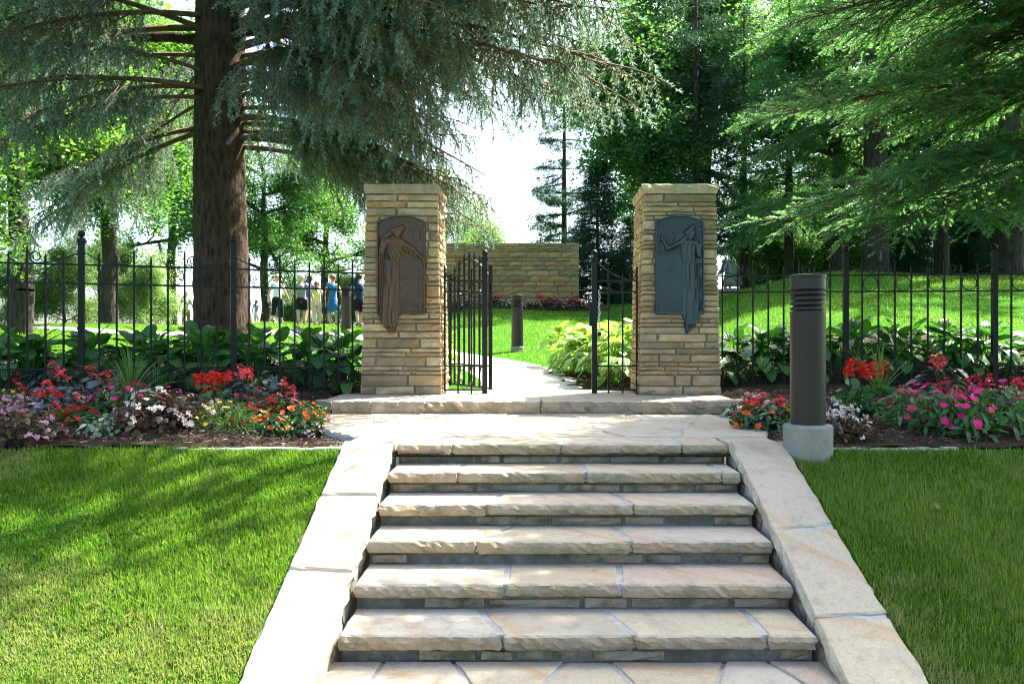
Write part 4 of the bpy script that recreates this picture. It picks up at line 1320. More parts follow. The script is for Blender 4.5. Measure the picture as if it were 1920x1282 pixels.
RBED = [
    ('variegated', 1385, 790, None, 'white-edged trailing foliage beside the threshold step', .9),
    ('wax_dark', 1415, 788, 'blush', 'blush begonia with bronze leaves by the landing edge', .85),
    ('wing', 1440, 772, 'coral', 'coral begonia half hidden behind the big bollard', .8),
    ('wax_green', 1432, 797, 'scarlet', 'scarlet begonia between the blush begonia and the orange impatiens', .95),
    ('impatiens', 1440, 812, 'orange', 'orange impatiens leaning against the bollard footing', .85),
    ('impatiens', 1800, 805, 'magenta', 'magenta impatiens in the middle of the bollard-side bed front', .9),
    ('impatiens', 1690, 775, 'magenta', 'small magenta impatiens beside the scarlet salvia', .7),
    ('wax_green', 1408, 800, 'scarlet', 'scarlet begonia at the very edge of the landing', .8),
    ('wax_dark', 1580, 808, 'white', 'white wax begonia on the open-lawn side of the bollard', 1.0),
    ('wax_dark', 1556, 788, 'white', 'white wax begonia peeking from behind the bollard shaft', .85),
    ('caladium', 1618, 742, None, 'dark pink caladium behind the scarlet salvia', .8),
    ('salvia', 1622, 778, 'scarlet', 'scarlet salvia in front of the thin spiky grass', 1.15),
    ('salvia', 1655, 740, 'scarlet', 'taller scarlet salvia behind the thin spiky grass', .8),
    ('bidens', 1698, 792, 'yellow', 'yellow bidens beside the magenta impatiens', .8),
    ('wing', 1772, 758, 'coral', 'coral begonia with big clusters behind the magenta impatiens', 1.15),
    ('impatiens', 1735, 800, 'magenta', 'magenta impatiens nearest the yellow bidens', 1.05),
    ('wax_dark', 1700, 768, 'pink', 'pink begonia between the salvia and the coral begonia', .9),
    ('wing', 1812, 790, 'coral', 'low coral begonia between the two big magenta impatiens', .75),
    ('impatiens', 1868, 800, 'magenta', 'large magenta impatiens toward the picture edge', 1.12),
    ('salvia', 1848, 742, 'scarlet', 'scarlet salvia at the foot of the last fence post', .8),
    ('wing', 1905, 775, 'coral', 'coral begonia cut off by the picture edge', .8),
]
for k, u, v, c, lab, s in RBED:
    x, y = px(u, v); bed_plant(k, x, y, c, lab, s * 1.12)
x, y = px(1650, 762); spike(x, y, 'thin spiky grass rising behind the scarlet salvia', 1.05, 46)

# ------------------------------------------------------------------ mulch chips and turf blades
def scatter_chips():
    n = 52000
    x = rng.uniform(-7.5, 7.5, n); y = rng.uniform(5.80, 9.4, n)
    k = ((x < -1.40) | (x > 1.92)) & ~((x > -2.1) & (x < 2.0) & (y > 6.7)) & ~((np.abs(x) < 2.25) & (y > 8.2))
    x, y = x[k], y[k]; n = len(x)
    tv = np.array([(-.5, -.1, 0), (.5, -.07, 0), (.5, .09, .02), (-.5, .1, .02)]); tt = np.array([(0, 1, 2), (0, 2, 3)])
    up = norm(np.array([0, 0, 1.]) + rng.normal(0, .38, (n, 3)))
    M = frames(rvec(n) * [1, 1, .25], up) * rng.uniform(.018, .060, n)[:, None, None]
    T = np.stack([x, y, g(x, y) + .032 + rng.uniform(0, .018, n)], -1)
    V, Fc, t = soup(tv, tt, M, T, rng.random(n) ** 1.4)
    o = link('mulch_chips', np_mesh('mulch_chips', V, Fc, t), None, CHIP)
    tag(o, 'loose brown bark chips covering the planting beds', 'mulch', kind='stuff')
scatter_chips()

BV = np.array([(-.5, 0, 0), (.5, 0, 0), (-.42, .12, .55), (.42, .12, .55), (0, .42, 1.0)]); BT = np.array([(0, 1, 3), (0, 3, 2), (2, 3, 4)])
def fbm(x, y, seed):
    r = np.random.default_rng(seed); v = 0
    for o in range(5):
        k = 2.1 ** o
        for _ in range(3):
            a = r.uniform(0, 6.28); v = v + np.sin((x * math.cos(a) + y * math.sin(a)) * k * 1.7 + r.uniform(0, 6.28) ) / k ** .62
    return v / 4.6
def grass(name, n, xr, yr, hmin, hmax, wid, label, keep, seed, dryness=0.0, simple=False):
    r = np.random.default_rng(seed)
    x = r.uniform(*xr, n); y = r.uniform(*yr, n)
    k = keep(x, y); x, y = x[k], y[k]; n = len(x)
    pat = fbm(x, y, seed + 1); dry = fbm(x * 1.3 + 5, y * 1.3, seed + 2)
    h = r.uniform(hmin * .7, hmax * 1.15, n) * np.clip(1 + .55 * pat, .45, 1.7) * np.where(dry > .3, .72, 1)
    a = r.uniform(0, 6.28, n)
    d = np.stack([np.cos(a), np.sin(a), np.zeros(n)], -1)
    up = norm(np.array([0, 0, 1.]) + r.normal(0, .95, (n, 3)) * [1, 1, .3] + .6 * np.stack([np.cos(pat * 4), np.sin(pat * 4), 0 * pat], -1))
    M = frames(d, up); M = M * np.stack([wid * r.uniform(.7, 1.3, n), h, h], -1)[:, None, :]
    T = np.stack([x, y, g(x, y) - .004], -1)
    if not simple: dry = dry + .55 * np.exp(-np.minimum(np.abs(x + 1.34), np.abs(x - 1.86)) / .22) * sstep(5.0, 3.6, y)
    isdry = (r.random(n) < np.clip((.015 if simple else .11) + dryness + (.12 if simple else .75) * sstep(-.05, .55, dry), 0, .8))
    tint = np.where(isdry, r.uniform(.95, 1.15, n), np.clip(.44 + .46 * pat + r.normal(0, .22, n), 0, .88))
    if simple: tv, tt = np.array([(-.5, 0, 0), (.5, 0, 0), (0, .3, 1.0)]), np.array([(0, 1, 2)])
    else: tv, tt = BV, BT
    V, Fc, t = soup(tv, tt, M, T, tint)
    o = link(name, np_mesh(name, V, Fc, t), None, GRASS)
    tag(o, label, 'grass', kind='stuff')
kl = lambda x, y: (x < -1.352) & (y < 5.715)
kr = lambda x, y: (x > 1.872) & (y < 5.715)
grass('turf_grass', 290000, (-4.6, -1.34), (2.9, 5.72), .030, .058, .0043, 'long green turf on the spruce side of the stairs', kl, 21)
grass('turf_grass', 200000, (1.86, 4.4), (2.9, 5.72), .030, .056, .0043, 'green turf on the bollard side of the stairs', kr, 22, .04)
def far_keep(x, y):
    w = np.abs(x) < .78 * y + 1
    c = PCS; dmin = np.min(np.hypot(x[:, None] - c[None, :, 0], y[:, None] - c[None, :, 1]), 1)
    return w & ~in_bed(x, y) & (dmin > .9)
PCS = polycurve(PC, 4)
grass('slope_grass', 190000, (-15, 15), (10.2, 29.5), .05, .09, .012, 'mown grass slope behind the fence and gate', far_keep, 23, 0, True)
# ------------------------------------------------------------------ conifer boughs
def bough_mesh(seed, L, hang, needle, spacing=.034, nside=17, tip_only=.0, flat=False, wid=.42, t0=.26, skip=.0):
    """one bough along +x: limb, side branches, hanging branchlets and their needles -> (wood soup, needle soup)"""
    r = np.random.default_rng(seed)
    ts = np.linspace(0, 1, 12)
    limb = np.stack([L * ts, .10 * np.sin(ts * 3 + seed) * L * .2, -.16 * L * ts ** 1.5 + .05 * L * np.sin(ts * 3.1)], -1)
    lp = lambda t: np.array([np.interp(t, ts, limb[:, k]) for k in range(3)])
    A, B, R0, R1 = [], [], [], []
    for i in range(11):
        A.append(limb[i]); B.append(limb[i + 1]); R0.append(.034 * (1 - ts[i] * .86) * L / 3); R1.append(.034 * (1 - ts[i + 1] * .86) * L / 3)
    SP, SD, ST = [], [], []      # sprig points, directions, tint
    def strand(p, d, length, droop, tint0):
        n = max(2, int(length / .07)); q = p.copy(); dd = d.copy()
        for k in range(n):
            dd = norm(dd + np.array([0, 0, -droop]) + r.normal(0, .10, 3))
            q2 = q + dd * length / n
            A.append(q); B.append(q2); R0.append(.0042 * (1 - .7 * k / n)); R1.append(.0042 * (1 - .7 * (k + 1) / n))
            m = max(1, int(length / n / spacing))
            for j in range(m):
                f = (k + j / m) / n
                if f < tip_only * r.random(): continue
                SP.append(q + (q2 - q) * j / m); SD.append(dd); ST.append(np.clip(tint0 + .55 * f + r.normal(0, .1), 0, 1))
            q = q2
        return q
    for i in range(nside):
        for sgn in (-1, 1):
            if r.random() < skip: continue
            t = t0 + (1 - t0) * (i + r.uniform(0, .8)) / nside
            if t > 1: continue
            p = lp(t); l2 = L * wid * (1 - .72 * t) * r.uniform(.6, 1.15) + .12
            d = norm(np.array([.75, sgn * r.uniform(.6, 1.0), r.normal(-.05, .12)]))
            n2 = max(3, int(l2 / .085)); q = p.copy(); dd = d
            for k in range(n2):
                dd = norm(dd + np.array([.03, 0, -.05 - .10 * hang]) + r.normal(0, .05, 3)); q2 = q + dd * l2 / n2
                f = k / n2
                A.append(q); B.append(q2); R0.append(.009 * (1 - .7 * f)); R1.append(.009 * (1 - .7 * (k + 1) / n2))
                if hang:
                    for _ in range(3):
                        if r.random() < .66:
                            strand(q + (q2 - q) * r.random(), norm(np.array([r.normal(0, .4) + .2, r.normal(0, .4), -.5])), hang * r.uniform(.25, 1.0), .35, r.uniform(.0, .30))
                else:
                    for s2 in (-1, 1):
                        sd = norm(dd + s2 * np.array([-dd[1], dd[0], 0]) * r.uniform(.7, 1.1) + [0, 0, r.normal(.02, .10)])
                        strand(q + (q2 - q) * r.random(), sd, l2 * .40 * (1 - .6 * f) * r.uniform(.6, 1.1) + .07, .03, r.uniform(.1, .45))
                q = q2
            strand(q, dd, .20, .05 if not hang else .2, .42)
    wood = tubes_np(A, B, np.array(R0), np.array(R1), 4)
    SP = np.array(SP); SD = np.array(SD); ST = np.array(ST); n = len(SP)
    nl, nw, k = needle
    tv, tt = [], []
    for j in range(k):
        if flat: a = (math.pi * (j % 2)) + r.normal(0, .45)
        else: a = 2 * math.pi * j / k + r.normal(0, .3)
        x0 = spacing * j / k
        u = np.array([0, math.cos(a), math.sin(a)]); w = np.array([0, -math.sin(a), math.cos(a)])
        b = len(tv); tip = np.array([x0 + nl * .62, 0, 0]) + u * nl * .8
        tv += [np.array([x0 - nw * .5, 0, 0]) , np.array([x0 + nw * .5, 0, 0]) + w * nw * .5, tip]; tt.append((b, b + 1, b + 2))
    M = frames(SD, norm(r.normal(0, 1, (n, 3)) * (.25 if flat else 1) + np.array([0, 0, 1. if flat else 0])))
    M = M * r.uniform(.8, 1.25, n)[:, None, None]
    ned = soup(np.array(tv), np.array(tt), M, SP, ST)
    return wood, ned
class BoughKit:
    def __init__(s, variants, wood_mat, needle_mat):
        s.v = []
        for w, nn in variants:
            V, T, t = w; wm = np_mesh('limb', V, T, t, True); wm.materials.append(wood_mat)
            V, T, t = nn; nm = np_mesh('needles', V, T, t); nm.materials.append(needle_mat)
            s.v.append((wm, nm))
    def put(s, parent, k, loc, az, pitch, scl, roll=0.0):
        wm, nm = s.v[k % len(s.v)]
        o = link('bough', wm, parent, None, loc, None, scl)
        o.rotation_euler = (Matrix.Rotation(az, 3, 'Z') @ Matrix.Rotation(-pitch, 3, 'Y') @ Matrix.Rotation(roll, 3, 'X')).to_euler()
        c = link('needles', nm, o)
        return o
BLUEKIT = BoughKit([bough_mesh(k + 1, 3.2, .36, (.032, .0075, 9), .038, 13, skip=.22) for k in range(3)], TWIG, BLUE)
FIRKIT = BoughKit([bough_mesh(k + 11, 3.2, 0, (.034, .0078, 9), .036, 14, flat=True, wid=.44, skip=.2) for k in range(3)], TWIG, FIR)

def trunk_mesh(P, radii, n=28, seg=.10, amp=.018, seed=0, flare=.0):
    """bark-ridged trunk along a polyline"""
    r = np.random.default_rng(seed)
    P = np.array(P, float); L = np.concatenate([[0], np.cumsum(np.linalg.norm(np.diff(P, axis=0), axis=1))])
    m = max(4, int(L[-1] / seg)); s = np.linspace(0, L[-1], m)
    C = np.stack([np.interp(s, L, P[:, k]) for k in range(3)], -1); Rr = np.interp(s, L, radii)
    Rr = Rr * (1 + flare * np.exp(-s / .35))
    th = 2 * np.pi * np.arange(n) / n
    ridge = np.zeros((m, n))
    for k in range(10):
        f = r.integers(5, 15); ridge += np.sin(f * th[None] + r.uniform(0, 6.28) + np.cumsum(r.normal(0, .18, m))[:, None]) / 6
    ridge += r.normal(0, .55, (m, n))
    rad = Rr[:, None] + amp * ridge * np.minimum(1, Rr[:, None] / .25)
    V = np.stack([C[:, 0:1] + rad * np.cos(th), C[:, 1:2] + rad * np.sin(th), np.repeat(C[:, 2:3], n, 1)], -1).reshape(-1, 3)
    i = np.arange(m - 1)[:, None] * n + np.arange(n)[None]; j = np.arange(m - 1)[:, None] * n + (np.arange(n)[None] + 1) % n
    q = np.stack([i, j, j + n, i + n], -1).reshape(-1, 4)
    return np_mesh('trunk', V, np.concatenate([q[:, [0, 1, 2]], q[:, [0, 2, 3]]]), None, True)

# the big blue spruce behind the west fence
SX, SY = -4.64, 12.1; SZ = gz(SX, SY)
sp = empty('blue_spruce', (SX, SY, SZ), 0, 'huge blue spruce with thick brown trunk and drooping grey-blue boughs over the fence', 'tree')
link('trunk', trunk_mesh([(.05, 0, -.3), (.0, 0, .6), (-.04, 0, 3), (-.02, 0, 6), (0, 0, 10), (0, 0, 17)], [.44, .40, .365, .35, .27, .05], 44, .07, .013, 3, .25), sp, BARK)
for z, az, L in ((4.72, 176, 3.3), (4.9, -30, 3.4), (5.3, -20, 4.2)):
    m = MB(); P = []
    for t in np.linspace(0, 1, 9):
        dz = (.55 * t - .25 * t * t) if az > 90 else (.10 * t - 1.75 * t * t)
        P.append((L * t * math.cos(R(az)), L * t * math.sin(R(az)), z + dz + .04 * math.sin(9 * t)))
    m.tube(P, [.080 * (1 - t) ** .7 + .010 for t in np.linspace(0, 1, 9)], 9); m.build('limb', BARK, sp, True)
# boughs: (height on trunk, azimuth, pitch, scale)
r_ = np.random.default_rng(5)
SPR = []
for i in range(9): SPR.append((3.2 + 3.4 * i / 9 + r_.uniform(0, .3), r_.uniform(-36, -6), r_.uniform(-12, -2), r_.uniform(.95, 1.40)))     # the curtain beside the gate pillar
for i in range(6): SPR.append((r_.uniform(4.9, 6.6), r_.uniform(-42, -20), r_.uniform(-8, 2), r_.uniform(1.45, 1.8)))
for i in range(5): SPR.append((4.0 + .4 * i, r_.uniform(-50, -36), r_.uniform(-9, -2), r_.uniform(1.3, 1.6)))
for i in range(6): SPR.append((3.3 + .25 * i, r_.uniform(-24, -10), r_.uniform(-10, -4), r_.uniform(1.1, 1.3)))
for i in range(18): SPR.append((6.0 + .9 * (i % 3) + r_.uniform(0, .3), (-54, -47, -39, -30, -24)[i % 5] + r_.uniform(-2, 2), r_.uniform(0, 6), (1.75, 2.2, 2.0, 2.3, 1.9)[i % 5]))       # reaching out above the gateway, mostly unseen; added to dapple the lawn with shade
for i in range(20): SPR.append((r_.uniform(3.3, 7.0), r_.uniform(160, 262), r_.uniform(-20, 6), r_.uniform(.95, 1.5)))       # west side
for i in range(4): SPR.append((r_.uniform(4.2, 6.5), r_.uniform(20, 150), r_.uniform(-18, 4), r_.uniform(.9, 1.3)))          # behind
for i in range(26):
    z = r_.uniform(7.5, 15.5); SPR.append((z, r_.uniform(0, 360), r_.uniform(-14, 8), (17.5 - z) / 10 * 1.7 + .15))
SPR += [(3.35, -13, -11, 1.32), (3.65, -16, -11, 1.3), (3.2, -9, -10, 1.25), (4.0, -12, -10, 1.35), (4.6, -29, -3, 1.9), (4.95, -24, -4, 1.95), (5.3, -27, -2, 2.0), (5.6, -21, -3, 1.9), (5.0, -33, -1, 1.85), (5.9, -25, -4, 2.05), (4.05, -47, -9, 1.36), (4.4, -44, -8, 1.38)]
for i, (z, az, pi_, s) in enumerate(SPR):
    BLUEKIT.put(sp, i, (0, 0, z), R(az), R(pi_), s, r_.normal(0, .15))

# the fir on the bollard side, its trunk out of the picture
FX, FY = 7.9, 10.6; FZ = gz(FX, FY)
fi = empty('fir_tree', (FX, FY, FZ), 0, 'large green fir spreading flat layered boughs over the bollard side', 'tree')
link('trunk', trunk_mesh([(0, 0, -.3), (0, 0, 4), (0, 0, 14)], [.36, .30, .04], 24, .2, .014, 8, .2), fi, BARK)
FRR = []
for i in range(24): FRR.append((2.4 + 4.4 * i / 24 + r_.uniform(0, .3), r_.uniform(182, 236), r_.uniform(-8, 8), r_.uniform(1.15, 1.58)))
for i in range(8): FRR.append((r_.uniform(2.9, 6), r_.uniform(120, 175), r_.uniform(-6, 6), r_.uniform(.8, 1.15)))
for i in range(8): FRR.append((r_.uniform(3.2, 6), r_.uniform(226, 300), r_.uniform(-6, 6), r_.uniform(1.1, 1.5)))
for i in range(13):
    z = r_.uniform(6.5, 13); FRR.append((z, r_.uniform(100, 300), r_.uniform(-10, 8), (15 - z) / 9 * 1.35 + .2))
FRR += [(5.2, 219, 2, 1.75), (5.7, 224, 3, 1.7), (6.1, 215, 2, 1.65)]  # unseen boughs above the frame, added to shade the stairs
for i, (z, az, pi_, s) in enumerate(FRR):
    FIRKIT.put(fi, i, (0, 0, z), R(az), R(pi_), s, r_.normal(0, .12))

# ------------------------------------------------------------------ broadleaf trees
LFV = np.array([(0, 0, 0), (.45, -.36, .06), (1.0, 0, -.10), (.45, .36, .06)]); LFT = np.array([(0, 1, 2), (0, 2, 3)])
def broadleaf(seed, H, fork, spread, nl=7, leaf=.14, per=46, rad=.42, up=.55, lean=0.0, trunk_r=.30):
    r = np.random.default_rng(seed)
    A, B, R0, R1, tips = [], [], [], [], []
    def grow(p, d, L, rad0, lev):
        n = 4 if lev < 2 else 3
        q = p; dd = d
        for k in range(n):
            dd = norm(dd + r.normal(0, .16 + .05 * lev, 3) + np.array([0, 0, .05 if lev < 3 else -.05])); q2 = q + dd * L / n
            A.append(q); B.append(q2); R0.append(rad0 * (1 - .55 * k / n)); R1.append(rad0 * (1 - .55 * (k + 1) / n))
            if lev >= 1 and lev < 3:
                for _ in range(2 if lev == 1 else 2):
                    if r.random() < .9:
                        sd = norm(dd * .55 + rvec(1, r)[0] * .9 + [0, 0, .12]); grow(q2, sd, L * r.uniform(.42, .66), rad0 * .45, lev + 1)
            if lev == 3: tips.append(q2)
            q = q2
        if lev < 3: grow(q, dd, L * .6, rad0 * .45, lev + 1)
    p = np.array([0, 0, -.3]); q = p
    for k in range(8):
        q2 = np.array([lean * (k + 1) / 8 * H * .6 + r.normal(0, .05), r.normal(0, .05), (k + 1) / 8 * H * .72])
        A.append(q); B.append(q2); R0.append(trunk_r * (1 - .085 * k)); R1.append(trunk_r * (1 - .085 * (k + 1)))
        hh = q2[2]
        if hh > fork:
            for _ in range(max(1, nl // 4 + (k % 2))):
                a = r.uniform(0, 6.28)
                grow(q2, norm(np.array([math.cos(a), math.sin(a), up * r.uniform(.3, 1.2)])), spread * r.uniform(.6, 1.0) * (1.1 - .5 * hh / H), trunk_r * .36, 1)
        q = q2
    grow(q, np.array([0, 0, 1.]), H * .25, trunk_r * .35, 1)
    wood = tubes_np(A, B, np.array(R0), np.array(R1), 6)
    tips = np.array(tips); m = len(tips)
    C = np.repeat(tips, per, 0) + r.normal(0, rad, (m * per, 3)) * [1, 1, .62]
    n = len(C)
    upv = norm(np.array([0, 0, 1.]) + r.normal(0, .65, (n, 3)))
    M = frames(rvec(n, r) * [1, 1, .4], upv) * (leaf * r.uniform(.6, 1.25, n))[:, None, None]
    lv = soup(LFV, LFT, M, C, np.clip(np.repeat(r.uniform(.1, .9, m), per) + r.normal(0, .18, n), 0, 1))
    return wood, lv
class TreeKit:
    def __init__(s, variants):
        s.v = []
        for w, l in variants:
            V, T, t = w; a = np_mesh('trunk', V, T, None, True)
            V, T, t = l; b = np_mesh('crown', V, T, t)
            a.materials.append(BARK2); b.materials.append(MAPLE); s.v.append((a, b))
    def put(s, name, k, x, y, scl, rz, label, leafm, cat='tree', barkm=None, group=None, dz=0.0):
        a, b = s.v[k]
        t = empty(name, (x, y, gz(x, y) + dz), rz, label, cat, group)
        t.scale = (scl,) * 3
        o = link('trunk', a, t)
        if barkm: o.material_slots[0].link = 'OBJECT'; o.material_slots[0].material = barkm
        c = link('crown', b, t); c.material_slots[0].link = 'OBJECT'; c.material_slots[0].material = leafm
        return t
BK = TreeKit([broadleaf(1, 11, 3.0, 3.6, 8, .135, 30, .30), broadleaf(2, 13, 4.0, 4.4, 8, .145, 28, .30, .45), broadleaf(3, 12, 2.2, 4.0, 7, .135, 30, .29, .35), broadleaf(4, 7, 1.0, 2.2, 6, .12, 28, .36, .6, trunk_r=.14)])
def at(u, y): return (u - 989) / F * y
MG = 'sunlit broadleaf trees beyond the spruce'
for u, y, k, s, rz, lab, mt in [
    (36, 18.5, 2, .95, .4, 'bright green maple whose dark trunk stands at the picture edge behind the fence', MAPLE),
    (205, 27, 0, 1.05, 2.1, 'sunlit yellow-green maple filling the gap between edge trunk and spruce trunk', MAPLE),
    (322, 40, 1, .95, 4.0, 'maple with a straight dark trunk beside the lone walker', MAPLE),
    (495, 37, 2, .80, 1.0, 'dark-trunked broadleaf tree behind the small girl', OAK),
    (610, 46, 0, 1.0, 3.2, 'green broadleaf tree above the group of walkers', MAPLE),
    (-120, 26, 1, 1.1, 5.0, 'tall maple at the far edge, its crown hanging into the picture', MAPLE),
    (790, 52, 0, .85, .2, 'pale green tree peeking out between pillar and garden wall', MAPLE),
    (905, 60, 3, 1.2, 2.2, 'small pale tree just over the garden wall', SHRUB),
    (1325, 34, 1, 1.2, 1.3, 'tall dark oak with two-toned trunk above the blue-plaque pillar', OAK),
    (1215, 34, 0, 1.12, 4.4, 'dark oak with dense crown beside the white sky gap', OAK),
    (1569, 26, 2, .95, 2.6, 'spreading dark oak with heavy horizontal limbs behind the bollard', OAK),
    (1700, 36, 1, 1.0, .7, 'dark broadleaf tree far behind the grass slope', OAK),
    (1950, 30, 0, 1.1, 3.4, 'broadleaf tree at the edge behind the fir', OAK),
]:
    BK.put('broadleaf_tree', k, at(u, y), y, s, rz, lab, mt)
# shrubs on the horizon
for u, y, s, lab, mt in [(120, 30, .50, 'pale sunlit shrub left of the fence post', SHRUB), (215, 33, .55, 'pale shrub behind the middle fence pickets', SHRUB), (285, 30, .42, 'green shrub close to the lone walker', SHRUB),
                         (20, 36, .5, 'hazy pale shrub at the picture edge', SHRUB), (560, 44, .45, 'low shrub behind the walkers heading uphill', SHRUB), (650, 48, .55, 'shrub beside the boy in navy', SHRUB),
                         (1420, 34, .5, 'pale shrub behind the bent statue', SHRUB), (1500, 40, .6, 'pale shrub between the thin trunks on the crest', SHRUB), (1610, 38, .55, 'pale shrub beside the thick trunk on the crest', SHRUB), (1820, 42, .6, 'pale shrub beyond the dark evergreens', SHRUB), (1455, 30, .62, 'mid-green shrub on the crest behind the bollard cap', SHRUB), (1535, 33, .75, 'tall mid-green shrub right of the bollard on the crest', MAPLE), (1600, 31, .7, 'mid-green shrub left of the thick crest trunk', MAPLE), (1690, 34, .75, 'mid-green shrub right of the thick crest trunk', SHRUB), (1860, 32, .7, 'mid-green shrub near the last fence post', MAPLE)]:
    BK.put('shrub', 3, at(u, y), y, s, u * .1, lab, mt, 'shrub', dz=-.5)

# ------------------------------------------------------------------ conifers in the distance
def needle_tree(seed, H, base, rmax, whorls, per, tuft, droop=.15, sparse=1.0, trunk_r=.2, cone=1.0, nsz=.22):
    r = np.random.default_rng(seed)
    A, B, R0, R1, C, D = [(0, 0, -.3)], [(0, 0, H)], [trunk_r], [.03], [], []
    for w in range(whorls):
        f = (w + r.uniform(0, .6)) / whorls; z = base + (H - base) * f
        L0 = rmax * ((1 - f) ** cone) + .15
        for _ in range(per):
            if r.random() > sparse: continue
            a = r.uniform(0, 6.28); L = L0 * r.uniform(.6, 1.12); n = max(2, int(L / .35)); p = np.array([0, 0, z]); d = np.array([math.cos(a), math.sin(a), .05])
            for k in range(n):
                d = norm(d + np.array([0, 0, -droop * .5]) + r.normal(0, .07, 3)); q = p + d * L / n
                A.append(p); B.append(q); R0.append(.035 * (1 - .8 * k / n) * L / 2 + .004); R1.append(.035 * (1 - .8 * (k + 1) / n) * L / 2 + .004)
                if k / n > .12:
                    c = p + (q - p) * r.random((tuft, 1)) + r.normal(0, .16, (tuft, 3)) * [1, 1, .5] * (1.0 + L * .10); C.append(c); D.append(np.tile(d, (tuft, 1)) + r.normal(0, .75, (tuft, 3)))
                p = q
    wood = tubes_np(A, B, np.array(R0), np.array(R1), 5)
    C = np.concatenate(C); D = np.concatenate(D); n = len(C)
    tv, tt = [], []
    for j in range(5):
        a = 2 * math.pi * j / 5; u = np.array([0, math.cos(a), math.sin(a)])
        b = len(tv); tv += [np.array([0, 0, 0.]), np.array([.10, .05 * math.sin(a), -.05 * math.cos(a)]), np.array([.85, 0, 0]) + u * .45]; tt.append((b, b + 1, b + 2))
    M = frames(D, rvec(n, r)) * (nsz * r.uniform(.6, 1.3, n))[:, None, None]
    return wood, soup(np.array(tv), np.array(tt), M, C, r.random(n))
NK = TreeKit([needle_tree(1, 13, 2.5, 2.6, 22, 5, 34, .05, .8, .20, .7, .24), needle_tree(2, 5.6, .15, 1.75, 30, 12, 26, .12, 1.0, .10, .85, .20), needle_tree(3, 14, 2.4, 2.8, 24, 5, 26, .2, .9, .24, .6, .24)])
for u, y, k, s, rz, lab, mt in [
    (1058, 40, 0, 1.0, .5, 'slim sparse pine standing alone against the white sky behind the garden wall', DARKNEEDLE),
    (1120, 31, 1, 1.0, 1.0, 'dense dark conical spruce beside the garden wall', DARKNEEDLE),
    (1182, 36, 1, .72, 3.0, 'smaller conical spruce between the first one and the pillar', DARKNEEDLE),
    (1305, 30, 2, 1.0, 2.0, 'tall pine with a bare dark trunk above the blue-plaque pillar', DARKNEEDLE),
    (1395, 29, 2, .75, 4.0, 'thin-trunked pine behind the statue', DARKNEEDLE),
    (1480, 27, 2, .8, 5.0, 'thin-trunked pine beside the bollard cap', FIR),
    (1545, 32, 2, .8, 1.4, 'slender pine between bollard and fence post', FIR),
    (1765, 24, 2, 1.0, .3, 'slim dark pine standing before the evergreens on the crest', DARKNEEDLE),
    (1715, 27, 1, .62, 2.0, 'low dark evergreen on the crest beside the thick trunk', DARKNEEDLE),
    (1812, 28, 1, .70, 4.2, 'broad dark evergreen in the middle of the crest', DARKNEEDLE),
    (1895, 26, 1, .66, 5.2, 'dark evergreen at the edge of the crest', DARKNEEDLE),
]:
    NK.put('conifer_tree', k, at(u, y), y, s, rz, lab, mt)
# two thick trunks on the crest with their own crowns
for u, y, s, rz, lab in [(1641, 22, 1.0, 1.0, 'thick-trunked spruce on the crest behind the fence post'), (1892, 21.5, .95, 2.0, 'thick-trunked spruce on the crest at the picture edge')]:
    x = at(u, y); t = empty('spruce_tree', (x, y, gz(x, y)), rz, lab, 'tree')
    link('trunk', trunk_mesh([(0, 0, -.3), (0, 0, 3), (0, 0, 12)], [.34, .31, .05], 24, .15, .02, int(u), .22), t, BARK2)
    for i in range(22):
        FIRKIT.put(t, i, (0, 0, r_.uniform(2.2, 8.5)), r_.uniform(0, 6.28), R(r_.uniform(-15, 5)), r_.uniform(.9, 1.3))
# ------------------------------------------------------------------ garden wall beyond the lawn
WX0, WX1, WY = at(790, 28), at(1086, 28), 28.0
wz = gz((WX0 + WX1) / 2, WY) - .25
WH = CAMZ + (641 - 455) / F * 28 - wz
gw = empty('garden_wall', ((WX0 + WX1) / 2, WY, wz), 0, 'free-standing tan stone wall behind the flower bed at the top of the lawn', 'wall')
m = MB(); m.box(-(WX1 - WX0) / 2 + .02, (WX1 - WX0) / 2 - .02, .03, .55, 0, WH - .02); m.build('mortar_core', PMORTAR, gw)
rw = np.random.default_rng(77); z = 0; WSTONE = {}
while z < WH - .03:
    h = rw.choice([.10, .13, .16, .20]); h = min(h, WH - z)
    if WH - z - h < .06: h = WH - z
    x = -(WX1 - WX0) / 2
    while x < (WX1 - WX0) / 2 - .01:
        L = rw.choice([.32, .46, .60, .78])
        if (WX1 - WX0) / 2 - x - L < .2: L = (WX1 - WX0) / 2 - x
        kk = (round(L, 2), round(h, 2))
        if kk not in WSTONE: WSTONE[kk] = rough_box('walling_stone', L - .012, .12, h - .012, len(WSTONE) + 7, amp=.008, seg=.2, rough_front=.02)
        link('walling_stone', WSTONE[kk], gw, FARST, (x + L / 2, rw.uniform(-.02, .012), z + .006))
        x += L
    z += h
